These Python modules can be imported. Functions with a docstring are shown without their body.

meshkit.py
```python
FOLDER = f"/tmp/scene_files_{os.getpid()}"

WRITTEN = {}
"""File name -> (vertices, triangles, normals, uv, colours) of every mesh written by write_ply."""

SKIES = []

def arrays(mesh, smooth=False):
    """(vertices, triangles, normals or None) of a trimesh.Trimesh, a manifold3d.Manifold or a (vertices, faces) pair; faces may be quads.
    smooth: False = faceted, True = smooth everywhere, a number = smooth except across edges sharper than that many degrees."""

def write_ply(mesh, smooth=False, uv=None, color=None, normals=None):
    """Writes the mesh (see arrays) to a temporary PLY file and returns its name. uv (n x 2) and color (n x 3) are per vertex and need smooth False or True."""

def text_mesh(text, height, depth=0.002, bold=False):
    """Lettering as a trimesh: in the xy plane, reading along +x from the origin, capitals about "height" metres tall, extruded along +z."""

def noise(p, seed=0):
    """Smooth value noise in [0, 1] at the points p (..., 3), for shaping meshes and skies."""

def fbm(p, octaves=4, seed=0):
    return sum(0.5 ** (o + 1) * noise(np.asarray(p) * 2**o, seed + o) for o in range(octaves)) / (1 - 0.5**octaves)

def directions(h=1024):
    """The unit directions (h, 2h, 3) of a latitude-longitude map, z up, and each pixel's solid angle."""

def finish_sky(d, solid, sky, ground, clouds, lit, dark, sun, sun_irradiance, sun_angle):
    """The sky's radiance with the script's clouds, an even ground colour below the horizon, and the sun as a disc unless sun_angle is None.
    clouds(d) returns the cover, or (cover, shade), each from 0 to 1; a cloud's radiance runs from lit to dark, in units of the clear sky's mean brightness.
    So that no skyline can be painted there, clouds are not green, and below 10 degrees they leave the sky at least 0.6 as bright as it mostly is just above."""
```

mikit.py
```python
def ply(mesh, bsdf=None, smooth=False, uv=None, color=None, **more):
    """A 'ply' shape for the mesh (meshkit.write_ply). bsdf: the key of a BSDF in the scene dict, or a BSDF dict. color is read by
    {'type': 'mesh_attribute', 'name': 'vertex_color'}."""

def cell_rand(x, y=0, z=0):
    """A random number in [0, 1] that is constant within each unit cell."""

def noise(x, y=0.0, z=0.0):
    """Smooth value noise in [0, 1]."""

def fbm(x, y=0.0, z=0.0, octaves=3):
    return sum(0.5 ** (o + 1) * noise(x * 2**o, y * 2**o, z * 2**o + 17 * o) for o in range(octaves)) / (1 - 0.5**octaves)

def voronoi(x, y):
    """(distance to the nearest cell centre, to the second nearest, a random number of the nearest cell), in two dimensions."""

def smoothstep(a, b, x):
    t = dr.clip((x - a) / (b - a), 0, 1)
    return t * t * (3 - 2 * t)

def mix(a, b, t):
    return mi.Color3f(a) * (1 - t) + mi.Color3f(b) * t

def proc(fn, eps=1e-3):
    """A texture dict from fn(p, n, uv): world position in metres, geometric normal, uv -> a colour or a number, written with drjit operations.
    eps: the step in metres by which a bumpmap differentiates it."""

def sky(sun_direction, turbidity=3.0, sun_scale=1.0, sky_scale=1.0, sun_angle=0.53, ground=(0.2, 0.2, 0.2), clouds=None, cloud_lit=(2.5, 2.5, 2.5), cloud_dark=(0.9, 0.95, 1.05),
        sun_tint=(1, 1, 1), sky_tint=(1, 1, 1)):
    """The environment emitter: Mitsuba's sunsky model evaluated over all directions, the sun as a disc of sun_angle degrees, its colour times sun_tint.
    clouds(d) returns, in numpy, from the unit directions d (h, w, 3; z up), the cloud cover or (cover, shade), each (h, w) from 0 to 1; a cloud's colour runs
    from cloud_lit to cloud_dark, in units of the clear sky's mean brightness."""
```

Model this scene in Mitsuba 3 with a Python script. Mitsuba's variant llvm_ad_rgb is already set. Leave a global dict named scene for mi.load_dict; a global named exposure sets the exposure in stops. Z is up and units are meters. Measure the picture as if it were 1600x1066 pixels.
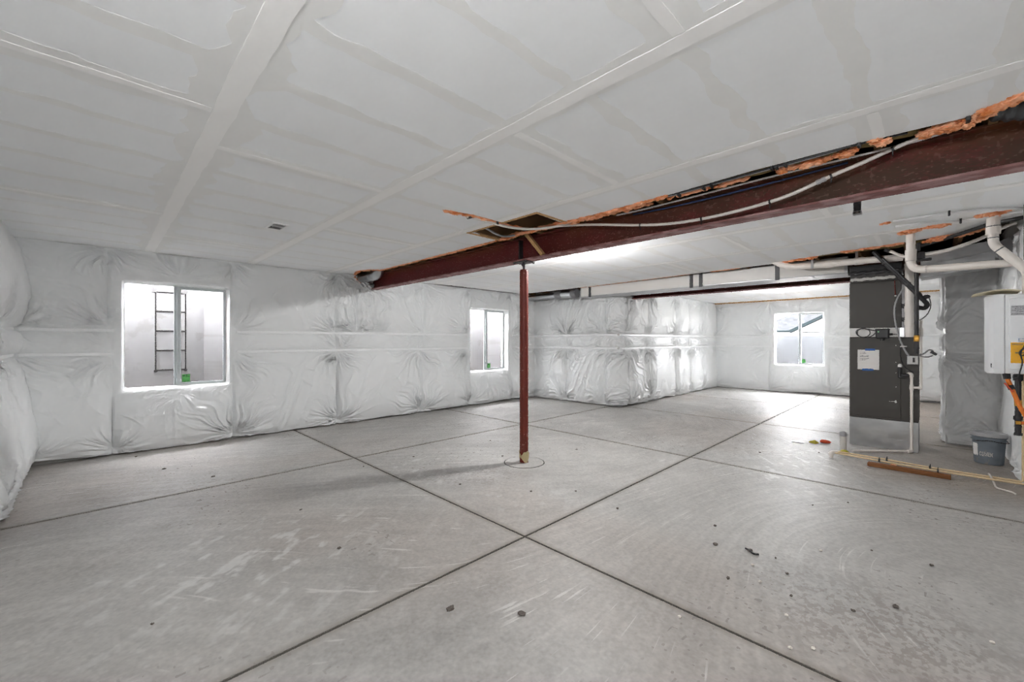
import math
import numpy as np
import trimesh
import drjit as dr
import mitsuba as mi
import mikit, meshkit
from mikit import proc, noise, fbm, smoothstep, mix
from shapely.geometry import Polygon, box as sbox, Point
from shapely.ops import unary_union
from scipy.interpolate import splprep, splev

T = mi.ScalarTransform4f
scene, labels = {}, {}

# ------------------------------------------------------------------ camera, sky, exposure
YAW = math.radians(45.3)
EYE = (0.0, 0.0, 1.48)
scene['camera'] = {
    'type': 'perspective', 'fov': 2 * math.degrees(math.atan(800 / 649.0)), 'fov_axis': 'x',
    'near_clip': 0.05, 'far_clip': 500.0,
    'to_world': T().look_at(origin=EYE, target=(math.cos(YAW), math.sin(YAW), 1.48), up=(0, 0, 1)),
}


def overcast(d):
    n = meshkit.fbm(d * 3.0, 4, 5)
    return np.clip(0.75 + 0.5 * n, 0, 1), np.clip((n - 0.45) * 1.2, 0, 0.5)


SKY = 245.0
scene['sky'] = mikit.sky((0.35, -0.35, 0.87), turbidity=4.0, sun_scale=0.0, sky_scale=SKY, clouds=overcast,
                         cloud_lit=(2.1, 2.12, 2.2), cloud_dark=(1.5, 1.53, 1.6), ground=(0.3, 0.3, 0.29))
LAMP = 3000.0           # radiance of the bare bulbs
LAMP_TINT = (1.0, 1.0, 0.995)
exposure = 0.55

# ------------------------------------------------------------------ helpers
def add(key, mesh, mat, smooth=False, label=None, cat=None, group=None, kind=None):
    k, n = key, 0
    while k in scene:
        n += 1
        k = f'{key}_{n:03d}'
    if isinstance(mesh, list):
        mesh = trimesh.util.concatenate(mesh)
    scene[k] = mikit.ply(mesh, mat, smooth=smooth)
    tag(k, label, cat, group, kind)
    return k


def each(key, meshes, mat, smooth=False):
    for m in meshes:
        add(key, m, mat, smooth)


def tag(k, label=None, cat=None, group=None, kind=None):
    e = {a: b for a, b in (('label', label), ('category', cat), ('group', group), ('kind', kind)) if b}
    if e:
        labels[k] = e
    return k


USED = {}


def thing(name, label=None, cat=None, group=None, kind=None):
    """the key of a thing without a mesh of its own"""
    n = USED.get(name, 0)
    USED[name] = n + 1
    k = name if n == 0 else f'{name}_{n:03d}'
    tag(k, label, cat, group, kind)
    return k


def box(x0, x1, y0, y1, z0, z1, c=0.0):
    x0, x1 = sorted((x0, x1)); y0, y1 = sorted((y0, y1)); z0, z1 = sorted((z0, z1))
    if c <= 0:
        m = trimesh.creation.box(extents=(x1 - x0, y1 - y0, z1 - z0))
        m.apply_translation(((x0 + x1) / 2, (y0 + y1) / 2, (z0 + z1) / 2))
        return m
    c = min(c, 0.45 * min(x1 - x0, y1 - y0, z1 - z0))
    pts = []
    for x, sx in ((x0, 1), (x1, -1)):
        for y, sy in ((y0, 1), (y1, -1)):
            for z, sz in ((z0, 1), (z1, -1)):
                pts += [(x + sx * c, y + sy * c, z), (x + sx * c, y, z + sz * c), (x, y + sy * c, z + sz * c)]
    return trimesh.convex.convex_hull(np.array(pts))


def spline(pts, n=60):
    p = np.array(pts, float)
    k = min(3, len(p) - 1)
    tck, _ = splprep(p.T, s=0, k=k)
    return np.array(splev(np.linspace(0, 1, n), tck)).T


def fillet(pts, r, n=7):
    """polyline with rounded corners"""
    p = [np.array(q, float) for q in pts]
    out = [p[0]]
    for i in range(1, len(p) - 1):
        a, b, c = p[i - 1], p[i], p[i + 1]
        u, v = (a - b) / np.linalg.norm(a - b), (c - b) / np.linalg.norm(c - b)
        d = min(r, 0.48 * np.linalg.norm(a - b), 0.48 * np.linalg.norm(c - b))
        s, e = b + u * d, b + v * d
        for t in np.linspace(0, 1, n):
            out.append((1 - t) ** 2 * s + 2 * t * (1 - t) * b + t * t * e)
    out.append(p[-1])
    return np.array(out)


def tube(pts, r, sides=14, caps=True, squash=None):
    p = np.asarray(pts, float)
    keep = [0] + [i for i in range(1, len(p)) if np.linalg.norm(p[i] - p[i - 1]) > 1e-6]
    p = p[keep]
    rr = np.broadcast_to(r, (len(pts),))[keep]
    t = np.gradient(p, axis=0)
    t /= np.linalg.norm(t, axis=1, keepdims=True)
    a = np.cross(t[0], [0, 0, 1.0] if abs(t[0][2]) < 0.9 else [1.0, 0, 0])
    a /= np.linalg.norm(a)
    rings = []
    ang = np.arange(sides) * 2 * np.pi / sides
    for i in range(len(p)):
        a = a - t[i] * (a @ t[i])
        a /= np.linalg.norm(a)
        b = np.cross(t[i], a)
        rings.append(p[i] + rr[i] * (np.cos(ang)[:, None] * a + np.sin(ang)[:, None] * b))
    v = np.vstack(rings)
    f = []
    for i in range(len(p) - 1):
        for j in range(sides):
            k = (j + 1) % sides
            q = [i * sides + j, i * sides + k, (i + 1) * sides + k, (i + 1) * sides + j]
            f += [[q[0], q[1], q[2]], [q[0], q[2], q[3]]]
    if caps:
        n = len(v)
        v = np.vstack([v, p[0], p[-1]])
        for j in range(sides):
            k = (j + 1) % sides
            f.append([n, k, j])
            f.append([n + 1, (len(p) - 1) * sides + j, (len(p) - 1) * sides + k])
    return trimesh.Trimesh(v, np.array(f), process=False)


def cyl(a, b, r, sides=20, r2=None):
    return tube([a, b], [r, r if r2 is None else r2], sides)


def lathe(profile, center, sides=32):
    """profile of (r, z)"""
    m = trimesh.creation.revolve(np.array(profile, float), sections=sides)
    m.apply_translation(center)
    return m


def prism(poly, z0, z1):
    parts = [trimesh.creation.extrude_polygon(g, z1 - z0, engine='earcut') for g in getattr(poly, 'geoms', [poly]) if not g.is_empty and g.area > 1e-7]
    m = trimesh.util.concatenate(parts)
    m.apply_translation((0, 0, z0))
    return m


def beam_box(a, b, w, h, c=0.002, up=(0, 0, 1)):
    """a bar of section w x h from a to b"""
    a, b = np.array(a, float), np.array(b, float)
    L = np.linalg.norm(b - a)
    x = (b - a) / L
    y = np.cross(up, x); y /= np.linalg.norm(y)
    z = np.cross(x, y)
    m = box(0, L, -w / 2, w / 2, -h / 2, h / 2, c)
    M = np.eye(4); M[:3, 0], M[:3, 1], M[:3, 2], M[:3, 3] = x, y, z, a
    m.apply_transform(M)
    return m


def blob(center, r, seed, squash=(1, 1, 1), amp=0.45, freq=2.0, sub=2):
    m = trimesh.creation.icosphere(subdivisions=sub)
    v = np.array(m.vertices)
    d = 1 + amp * (meshkit.fbm(v * freq + seed * 3.7, 3, seed) - 0.5) * 2
    m.vertices = v * d[:, None] * r * np.array(squash) + np.array(center)
    return m


def foam(pts, r, seed, step=0.6, squash=(1, 1, 0.6), jitter=0.35):
    """a lumpy bead of sprayed foam along a polyline"""
    rng = np.random.default_rng(seed)
    p = np.array(pts, float)
    seg = np.linalg.norm(np.diff(p, axis=0), axis=1)
    s = np.concatenate([[0], np.cumsum(seg)])
    n = max(2, int(s[-1] / (r * step)))
    out = []
    for t in np.linspace(0, s[-1], n):
        c = np.array([np.interp(t, s, p[:, k]) for k in range(3)])
        rr = r * rng.uniform(0.5, 1.15)
        c = c + rng.normal(0, jitter * r, 3) * [1, 1, 0.4]
        out.append(blob(c, rr, int(rng.integers(1000)), squash, 0.95, 3.2, 3 if r > 0.02 else 2))
    return out


# ------------------------------------------------------------------ materials
def principled(base, rough=0.5, metal=0.0, spec=0.5, **k):
    base = {'type': 'rgb', 'value': list(base)} if isinstance(base, (tuple, list)) else base
    return {'type': 'twosided', 'bsdf': {'type': 'principled', 'base_color': base, 'roughness': rough, 'metallic': metal, 'specular': spec, **k}}


def bumped(inner, fn, scale, eps=2e-3):
    return {'type': 'twosided', 'bsdf': {'type': 'bumpmap', 'arbitrary': proc(fn, eps), 'scale': scale, 'bsdf': inner['bsdf']}}


def concrete(p, n, uv):
    x, y = p.x, p.y
    wx = x + 0.35 * (fbm(x * 0.9, y * 0.9, 3.0) - 0.5)
    wy = y + 0.35 * (fbm(x * 0.9, y * 0.9, 9.0) - 0.5)
    big = fbm(wx * 0.55, wy * 0.55, 1.0, 4)
    mid = fbm(wx * 2.6, wy * 2.6, 5.0, 4)
    # trowel arcs: stretched noise in a slowly turning direction
    a = 2.2 + 1.6 * noise(x * 0.3, y * 0.3, 40.0)
    c, s = dr.cos(a), dr.sin(a)
    st = fbm((x * c + y * s) * 2.2, (y * c - x * s) * 17.0, 7.0, 3)
    fine = fbm(x * 55, y * 55, 2.0, 2)
    v = 0.37 + 0.11 * (big - 0.5) + 0.09 * (mid - 0.5) + 0.075 * (st - 0.5) + 0.09 * (fine - 0.5)
    col = mi.Color3f(v * 1.0, v * 0.965, v * 0.925)
    warm = smoothstep(0.45, 0.7, fbm(x * 0.45, y * 0.45, 21.0, 3))
    col = mix(col, col * mi.Color3f(1.0, 0.955, 0.93), warm)
    # white plaster dust, scuffed
    def patch(cx, cy, r):
        return dr.exp(-(dr.square(x - cx) + dr.square(y - cy)) / (r * r))
    dust = 1.0 * patch(0.8, 3.2, 0.75) + 0.6 * patch(2.75, 2.9, 0.4) + 0.8 * patch(5.3, 1.1, 0.5) + 0.9 * patch(6.3, 1.1, 0.6) + 0.9 * patch(2.75, 4.1, 0.5) + 0.12
    sk = fbm((x * 0.8 + y * 0.6) * 5.0 + 0.8 * mid, (y * 0.8 - x * 0.6) * 16.0, 13.0, 4)
    dmask = smoothstep(0.54, 0.72, sk * 0.62 + 0.38 * fbm(x * 14, y * 14, 33.0, 3)) * dust
    col = mix(col, mi.Color3f(0.60, 0.595, 0.585), dr.clip(0.6 * dmask, 0, 0.5))
    # scrapes
    sc = smoothstep(0.74, 0.86, fbm((x * c + y * s) * 3.0, (y * c - x * s) * 40.0, 31.0, 2)) * smoothstep(0.5, 0.7, noise(x * 1.7, y * 1.7, 8.0))
    col = mix(col, mi.Color3f(0.62, 0.6, 0.58), 0.45 * sc)
    # brown and dark dirt
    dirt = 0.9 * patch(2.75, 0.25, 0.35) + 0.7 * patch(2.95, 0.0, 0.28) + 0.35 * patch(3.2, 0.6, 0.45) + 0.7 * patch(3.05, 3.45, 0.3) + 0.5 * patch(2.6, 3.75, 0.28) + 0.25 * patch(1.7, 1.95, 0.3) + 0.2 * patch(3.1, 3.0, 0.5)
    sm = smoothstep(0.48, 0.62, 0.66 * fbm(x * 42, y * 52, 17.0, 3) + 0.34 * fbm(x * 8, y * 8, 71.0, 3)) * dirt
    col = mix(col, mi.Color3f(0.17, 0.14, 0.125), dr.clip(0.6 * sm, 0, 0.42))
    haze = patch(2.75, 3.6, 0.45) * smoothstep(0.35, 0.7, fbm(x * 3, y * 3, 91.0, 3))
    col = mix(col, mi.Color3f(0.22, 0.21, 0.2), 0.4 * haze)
    def near_line(q, at):
        return smoothstep(0.06, 0.015, dr.abs(q - at))
    rim = dr.maximum(dr.maximum(near_line(x, 2.28), near_line(x, 5.34)), dr.maximum(near_line(y, 2.165), near_line(y, 5.135)))
    rim = dr.maximum(rim, dr.maximum(near_line(x, 8.40), near_line(x, 11.42)))
    col = mix(col, col * mi.Color3f(0.70, 0.67, 0.63), rim * (0.35 + 0.65 * fine))
    brown = smoothstep(5.6, 6.4, x) * smoothstep(1.0, 0.2, y)
    col = mix(col, col * mi.Color3f(0.86, 0.78, 0.70), 0.75 * brown)
    speck = smoothstep(0.86, 0.9, noise(x * 38, y * 38, 77.0)) * smoothstep(0.5, 0.75, noise(x * 1.4, y * 1.4, 5.0))
    col = mix(col, mi.Color3f(0.2, 0.18, 0.17), 0.6 * speck)
    return dr.clip(col, 0.02, 0.9)


def concrete_bump(p, n, uv):
    return 0.6 * fbm(p.x * 9, p.y * 9, 1.0, 3) + 0.25 * noise(p.x * 70, p.y * 70, 4.0)


def gypsum(p, n, uv):
    v = fbm(p.x * 1.3, p.y * 1.3, 2.0, 3)
    f = fbm(p.x * 30, p.y * 6, 4.0, 2)
    t = 0.815 + 0.02 * (v - 0.5) + 0.012 * (f - 0.5)
    return mi.Color3f(t * 0.985, t, t * 1.012)


def compound(p, n, uv):
    v = fbm(p.x * 7, p.y * 7, 8.0, 4)
    t = 0.778 + 0.03 * (v - 0.5)
    return mi.Color3f(t * 1.0, t, t * 0.985)


def rust(p, n, uv):
    y, z, x = p.y, p.z, p.x
    m = fbm(y * 4, z * 9, x * 9, 3)
    f = fbm(y * 45, z * 90, x * 30, 3)
    near = smoothstep(4.2, 0.4, y) * smoothstep(0.32, 0.55, m * 0.5 + f * 0.5)
    red = mix(mi.Color3f(0.066, 0.008, 0.008), mi.Color3f(0.095, 0.014, 0.014), fbm(y * 2, z * 5, 3.0))
    c = mix(red, mi.Color3f(0.040, 0.021, 0.011), 0.92 * near)
    up = smoothstep(2.58, 2.70, z) * smoothstep(0.3, 0.6, fbm(y * 3, z * 4, 8.0))
    c = mix(c, mi.Color3f(0.10, 0.035, 0.012), 0.6 * up)
    scr = smoothstep(0.74, 0.86, noise(y * 60, z * 90, 9.0))
    return mix(c, mi.Color3f(0.22, 0.14, 0.12), 0.22 * scr)


def flange_paint(p, n, uv):
    f = fbm(p.x * 20, p.y * 12, p.z * 20, 4)
    return mix(mi.Color3f(0.15, 0.055, 0.05), mi.Color3f(0.27, 0.155, 0.15), smoothstep(0.35, 0.7, f))


def post_paint(p, n, uv):
    f = fbm(p.x * 14, p.y * 14, p.z * 5, 4)
    c = mix(mi.Color3f(0.135, 0.018, 0.008), mi.Color3f(0.085, 0.010, 0.006), f)
    s = smoothstep(0.80, 0.86, noise(p.x * 60 + p.y * 30, p.y * 60, p.z * 40))
    return mix(c, mi.Color3f(0.38, 0.25, 0.2), 0.5 * s)


def wood(p, n, uv):
    g = fbm(p.x * 3 + 4 * noise(p.x, p.y, p.z), p.y * 45, p.z * 45, 3)
    return mix(mi.Color3f(0.36, 0.2, 0.085), mi.Color3f(0.55, 0.35, 0.17), g)


def brown_wood(p, n, uv):
    g = fbm(p.x * 40, p.y * 3, p.z * 40, 3)
    return mix(mi.Color3f(0.13, 0.048, 0.016), mi.Color3f(0.24, 0.1, 0.035), g)


def foam_col(p, n, uv):
    f = fbm(p.x * 26, p.y * 26, p.z * 26, 3)
    return mix(mi.Color3f(0.62, 0.2, 0.06), mi.Color3f(0.92, 0.52, 0.32), smoothstep(0.25, 0.7, f))


def galv(p, n, uv):
    f = fbm(p.x * 9, p.y * 9, p.z * 9, 3)
    t = 0.55 + 0.22 * (f - 0.5)
    return mi.Color3f(t * 0.98, t, t * 1.02)


def pail_paint(p, n, uv):
    f = fbm(p.x * 14, p.y * 14, p.z * 14, 4)
    c = mix(mi.Color3f(0.12, 0.145, 0.17), mi.Color3f(0.19, 0.215, 0.24), f)
    s = smoothstep(0.6, 0.75, fbm(p.x * 20, p.y * 24, p.z * 9, 3))
    return mix(c, mi.Color3f(0.30, 0.25, 0.17), 0.5 * s)


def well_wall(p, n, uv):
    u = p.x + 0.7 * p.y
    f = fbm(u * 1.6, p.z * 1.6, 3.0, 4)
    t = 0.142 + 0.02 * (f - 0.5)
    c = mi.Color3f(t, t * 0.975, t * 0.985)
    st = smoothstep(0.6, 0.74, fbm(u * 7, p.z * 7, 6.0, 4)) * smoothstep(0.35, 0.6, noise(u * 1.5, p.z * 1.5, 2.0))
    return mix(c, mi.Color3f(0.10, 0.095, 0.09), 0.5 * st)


def shingles(p, n, uv):
    r = mikit.cell_rand(dr.floor(p.y * 3), dr.floor(p.z * 7), 1.0)
    t = 0.0095 + 0.0040 * r
    return mi.Color3f(t * 0.97, t, t * 1.04)


def vinyl_bump(p, n, uv):
    # fine crinkle of the thin film, stretched along its length
    h = (p.x + p.y) * 0.7
    w = 0.5 * fbm(p.x * 2.5, p.y * 2.5, p.z * 2.5, 2)
    return fbm((h + w) * 9, p.z * 22 + 3 * w, (p.x - p.y) * 6, 3)


M = {
    'mat_concrete': bumped(principled(proc(concrete), 0.5, spec=0.5), concrete_bump, 0.0025, 4e-3),
    'mat_joint': principled((0.055, 0.05, 0.042), 0.95),
    'mat_gypsum': principled(proc(gypsum), 0.9, spec=0.2),
    'mat_compound': principled(proc(compound), 0.85, spec=0.25),
    'mat_tape': principled((0.855, 0.85, 0.838), 0.85, spec=0.25),
    'mat_deck': principled((0.05, 0.032, 0.02), 0.9),
    'mat_old_wood': principled((0.13, 0.075, 0.035), 0.85, spec=0.2),
    'mat_wood': principled(proc(wood), 0.75, spec=0.3),
    'mat_brown_wood': principled(proc(brown_wood), 0.7, spec=0.3),
    'mat_vinyl': bumped(principled((0.815, 0.825, 0.83), 0.44, spec=0.5), vinyl_bump, 0.018, 3e-3),
    'mat_strap': principled((0.86, 0.865, 0.87), 0.38, spec=0.5),
    'mat_wall_core': principled((0.5, 0.5, 0.49), 0.9),
    'mat_beam': principled(proc(rust), 0.55, spec=0.2),
    'mat_flange': principled(proc(flange_paint), 0.55, spec=0.4),
    'mat_post': principled(proc(post_paint), 0.45, spec=0.3),
    'mat_black': principled((0.012, 0.012, 0.013), 0.4, spec=0.5),
    'mat_dark_metal': principled((0.05, 0.047, 0.045), 0.5, metal=0.3),
    'mat_paper': principled((0.46, 0.38, 0.22), 0.8),
    'mat_foam': principled(proc(foam_col), 0.85, spec=0.2),
    'mat_pvc': principled((0.84, 0.79, 0.74), 0.35, spec=0.5),
    'mat_cpvc': principled((0.72, 0.56, 0.34), 0.38, spec=0.5),
    'mat_conduit': principled((0.62, 0.585, 0.55), 0.4, spec=0.5),
    'mat_white': principled((0.80, 0.80, 0.80), 0.3, spec=0.5),
    'mat_heater': principled((0.74, 0.75, 0.765), 0.28, spec=0.5, clearcoat=0.3),
    'mat_galv': principled(proc(galv), 0.25, metal=1.0),
    'mat_duct': principled(proc(galv), 0.38, metal=0.7),
    'mat_wrap': principled((0.72, 0.70, 0.67), 0.4, spec=0.5),
    'mat_furnace': principled((0.040, 0.036, 0.031), 0.45, spec=0.45),
    'mat_silver_band': principled((0.60, 0.585, 0.575), 0.4, metal=0.25),
    'mat_mastic': principled((0.55, 0.54, 0.52), 0.7),
    'mat_window': principled((0.52, 0.56, 0.57), 0.4, spec=0.5),
    'mat_glass': {'type': 'thindielectric', 'int_ior': 1.5},
    'mat_green': principled((0.10, 0.42, 0.10), 0.5),
    'mat_green_dark': principled((0.02, 0.1, 0.03), 0.5),
    'mat_blue_dark': principled((0.006, 0.022, 0.07), 0.5),
    'mat_blue': principled((0.01, 0.09, 0.32), 0.5),
    'mat_yellow': principled((0.78, 0.40, 0.015), 0.5),
    'mat_brass': principled((0.62, 0.33, 0.06), 0.3, metal=0.8),
    'mat_orange': principled((0.75, 0.20, 0.02), 0.4, spec=0.5),
    'mat_red': principled((0.55, 0.07, 0.025), 0.45),
    'mat_olive': principled((0.45, 0.38, 0.04), 0.5),
    'mat_print': principled((0.10, 0.10, 0.11), 0.7),
    'mat_label_grey': principled((0.44, 0.45, 0.47), 0.5),
    'mat_sheet': principled((0.78, 0.76, 0.74), 0.8),
    'mat_card': principled((0.55, 0.50, 0.36), 0.8),
    'mat_pail': principled(proc(pail_paint), 0.5, spec=0.4),
    'mat_grey_plastic': principled((0.36, 0.36, 0.37), 0.45),
    'mat_grey_dark': principled((0.17, 0.17, 0.175), 0.45),
    'mat_flex': principled((0.022, 0.024, 0.026), 0.35, spec=0.6),
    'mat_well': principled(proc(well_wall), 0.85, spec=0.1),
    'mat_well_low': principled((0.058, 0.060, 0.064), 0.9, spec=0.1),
    'mat_rung': principled((0.012, 0.011, 0.011), 0.7, spec=0.1),
    'mat_bracket': principled((0.06, 0.058, 0.058), 0.7, spec=0.15),
    'mat_shingle': principled(proc(shingles), 1.0, spec=0.0),
    'mat_siding': principled((0.22, 0.22, 0.225), 0.7),
    'mat_fascia': principled((0.0045, 0.006, 0.0065), 1.0, spec=0.0),
    'mat_ground': principled((0.26, 0.24, 0.2), 0.95),
    'mat_debris': principled((0.10, 0.085, 0.075), 0.9),
    'mat_debris_light': principled((0.66, 0.62, 0.57), 0.9),
    'mat_insul_brown': principled((0.17, 0.12, 0.045), 0.95),
    'mat_porcelain': principled((0.8, 0.8, 0.78), 0.3),
    'mat_led': principled((0.4, 0.9, 0.5), 0.4),
}
scene.update(M)

# ------------------------------------------------------------------ dimensions of the room
CEIL = 2.69
XL, YB, XJ, YI, XF, YR = -0.75, 7.5, 8.27, 4.95, 14.15, -0.70
# windows: (x0 or y0, x1 or y1, z0, z1) of the opening in the plastic
W1 = (0.195, 1.385, 0.825, 2.285)
W2 = (6.05, 7.27, 0.76, 2.25)
W3 = (2.08, 3.27, 0.79, 2.29)

# ------------------------------------------------------------------ floor
tag(add('floor', box(XL - 0.4, XF + 0.4, YR - 0.4, YB + 0.4, -0.2, -0.004), 'mat_joint'), 'grey concrete slab floor with sawn joints', None, None, 'structure')
room_poly = Polygon([(XL - .1, YR - .1), (XF + .1, YR - .1), (XF + .1, YI + .1), (XJ + .1, YI + .1), (XJ + .1, YB + .1), (XL - .1, YB + .1)])
footing = Point(3.675, 3.50).buffer(0.235, 48)
xs, ys = [XL - .2, 2.28, 5.34, 8.40, 11.42, XF + .2], [YR - .2, 2.165, 5.135, YB + .2]
JW = 0.0105
for i in range(len(xs) - 1):
    for j in range(len(ys) - 1):
        pl = sbox(xs[i] + JW, ys[j] + JW, xs[i + 1] - JW, ys[j + 1] - JW).intersection(room_poly)
        if pl.is_empty or pl.area < 0.01:
            continue
        pl = pl.difference(footing.buffer(0.013))
        add('floor__slab_panel', prism(pl, -0.05, 0.0), 'mat_concrete')
add('floor__footing_disc', prism(footing, -0.05, 0.002), 'mat_concrete', label='round concrete patch around the post foot')

# ------------------------------------------------------------------ ceiling
tag(add('ceiling', box(XL - 0.4, XF + 0.4, YR - 0.4, YB + 0.4, 2.99, 3.1), 'mat_deck'), 'taped drywall ceiling under wooden joists', None, None, 'structure')
edge2 = [(7.74, YB), (7.72, 5.72), (7.63, 3.95), (7.50, 1.75), (7.33, 1.45), (7.14, 0.79), (6.88, -0.22), (6.45, -0.52), (6.40, YR)]
gap1 = Polygon([(3.36, YB + .3), (3.36, 6.75), (3.40, 6.6), (3.36, 3.0), (3.34, 1.5), (3.29, 0.9), (3.29, 0.3), (3.33, -0.12), (3.2, -0.34), (3.15, YR - .2), (3.83, YR - .2), (3.83, YB + .3)])
notch = Polygon([(3.30, YB + .2), (3.30, 7.4), (3.17, 6.95), (3.20, 6.72), (3.45, 6.55), (3.5, YB + .2)])
hole = Polygon([(2.90, 3.60), (2.93, 2.64), (3.40, 2.66), (3.40, 3.66)])
slot = Polygon([(2.25, 3.15), (2.55, 3.09), (2.96, 3.08), (2.96, 3.16), (2.55, 3.16), (2.27, 3.19)])
corner_slot = Polygon([(4.6, 7.5), (7.6, 7.5), (7.6, 7.42), (6.3, 7.40), (5.4, 7.37)])
zone1 = sbox(XL, YR, 3.45, YB).difference(unary_union([gap1, notch, hole, slot]))
zone2 = Polygon([(3.83, YR), (3.83, YB)] + edge2).difference(corner_slot)
zone3 = Polygon([(8.86, YR), (8.86, YI), (13.4, YI), (XF - 0.06, YI - .05), (XF - 0.02, 2.0), (XF - 0.06, YR)])


def panels(zone, rows, breaks):
    for (a, b), br in zip(rows, breaks):
        yb = [YR - .1] + br + [YB + .1]
        for c, d in zip(yb[:-1], yb[1:]):
            p = sbox(a + .001, c + .001, b - .001, d - .001).intersection(zone)
            for g in getattr(p, 'geoms', [p]):
                if not g.is_empty and g.area > 0.004:
                    add('ceiling__drywall_panel', prism(g, CEIL, CEIL + 0.0127), 'mat_gypsum')


R1 = [(XL, 0.455), (0.455, 1.66), (1.66, 2.855), (2.855, 3.45)]
B1 = [[2.65, 5.15], [0.70, 3.13, 6.2], [1.70, 4.6], [0.22, 3.0, 5.6]]
panels(zone1, R1, B1)
R2 = [(3.83, 5.03), (5.03, 6.23), (6.23, 7.8)]
B2 = [[0.7, 3.13], [1.7, 4.4], [0.45, 2.9, 5.3]]
panels(zone2, R2, B2)
R3 = [(8.86, 10.08), (10.08, 11.3), (11.3, 12.52), (12.52, XF)]
B3 = [[2.2], [1.2, 3.6], [2.4], [1.2, 3.6]]
panels(zone3, R3, B3)

_srng = np.random.default_rng(11)


def strip(along, c, a, b, w, rag, seed, step=0.05):
    """outline of a ragged strip centred on c, from a to b; along 'x' or 'y'"""
    t = np.arange(a, b + step, step)
    q = np.stack([t * 6, t * 0 + seed, t * 0], 1)
    l = c - w / 2 - rag * (meshkit.fbm(q, 3, seed) - 0.45) * 2
    r = c + w / 2 + rag * (meshkit.fbm(q + 50, 3, seed + 5) - 0.45) * 2
    pts = list(zip(t, l)) + list(zip(t[::-1], r[::-1]))
    if along == 'y':
        pts = [(q[1], q[0]) for q in pts]
    return Polygon(pts).buffer(0)


def mud(poly, zone, depth, mat, name='joint_compound'):
    p = poly.intersection(zone)
    for g in getattr(p, 'geoms', [p]):
        if g.geom_type == 'Polygon' and g.area > 0.002:
            add('ceiling__' + name, prism(g, CEIL - depth, CEIL + 0.001), mat)


ZU = [zone1, zone2, zone3]
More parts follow.
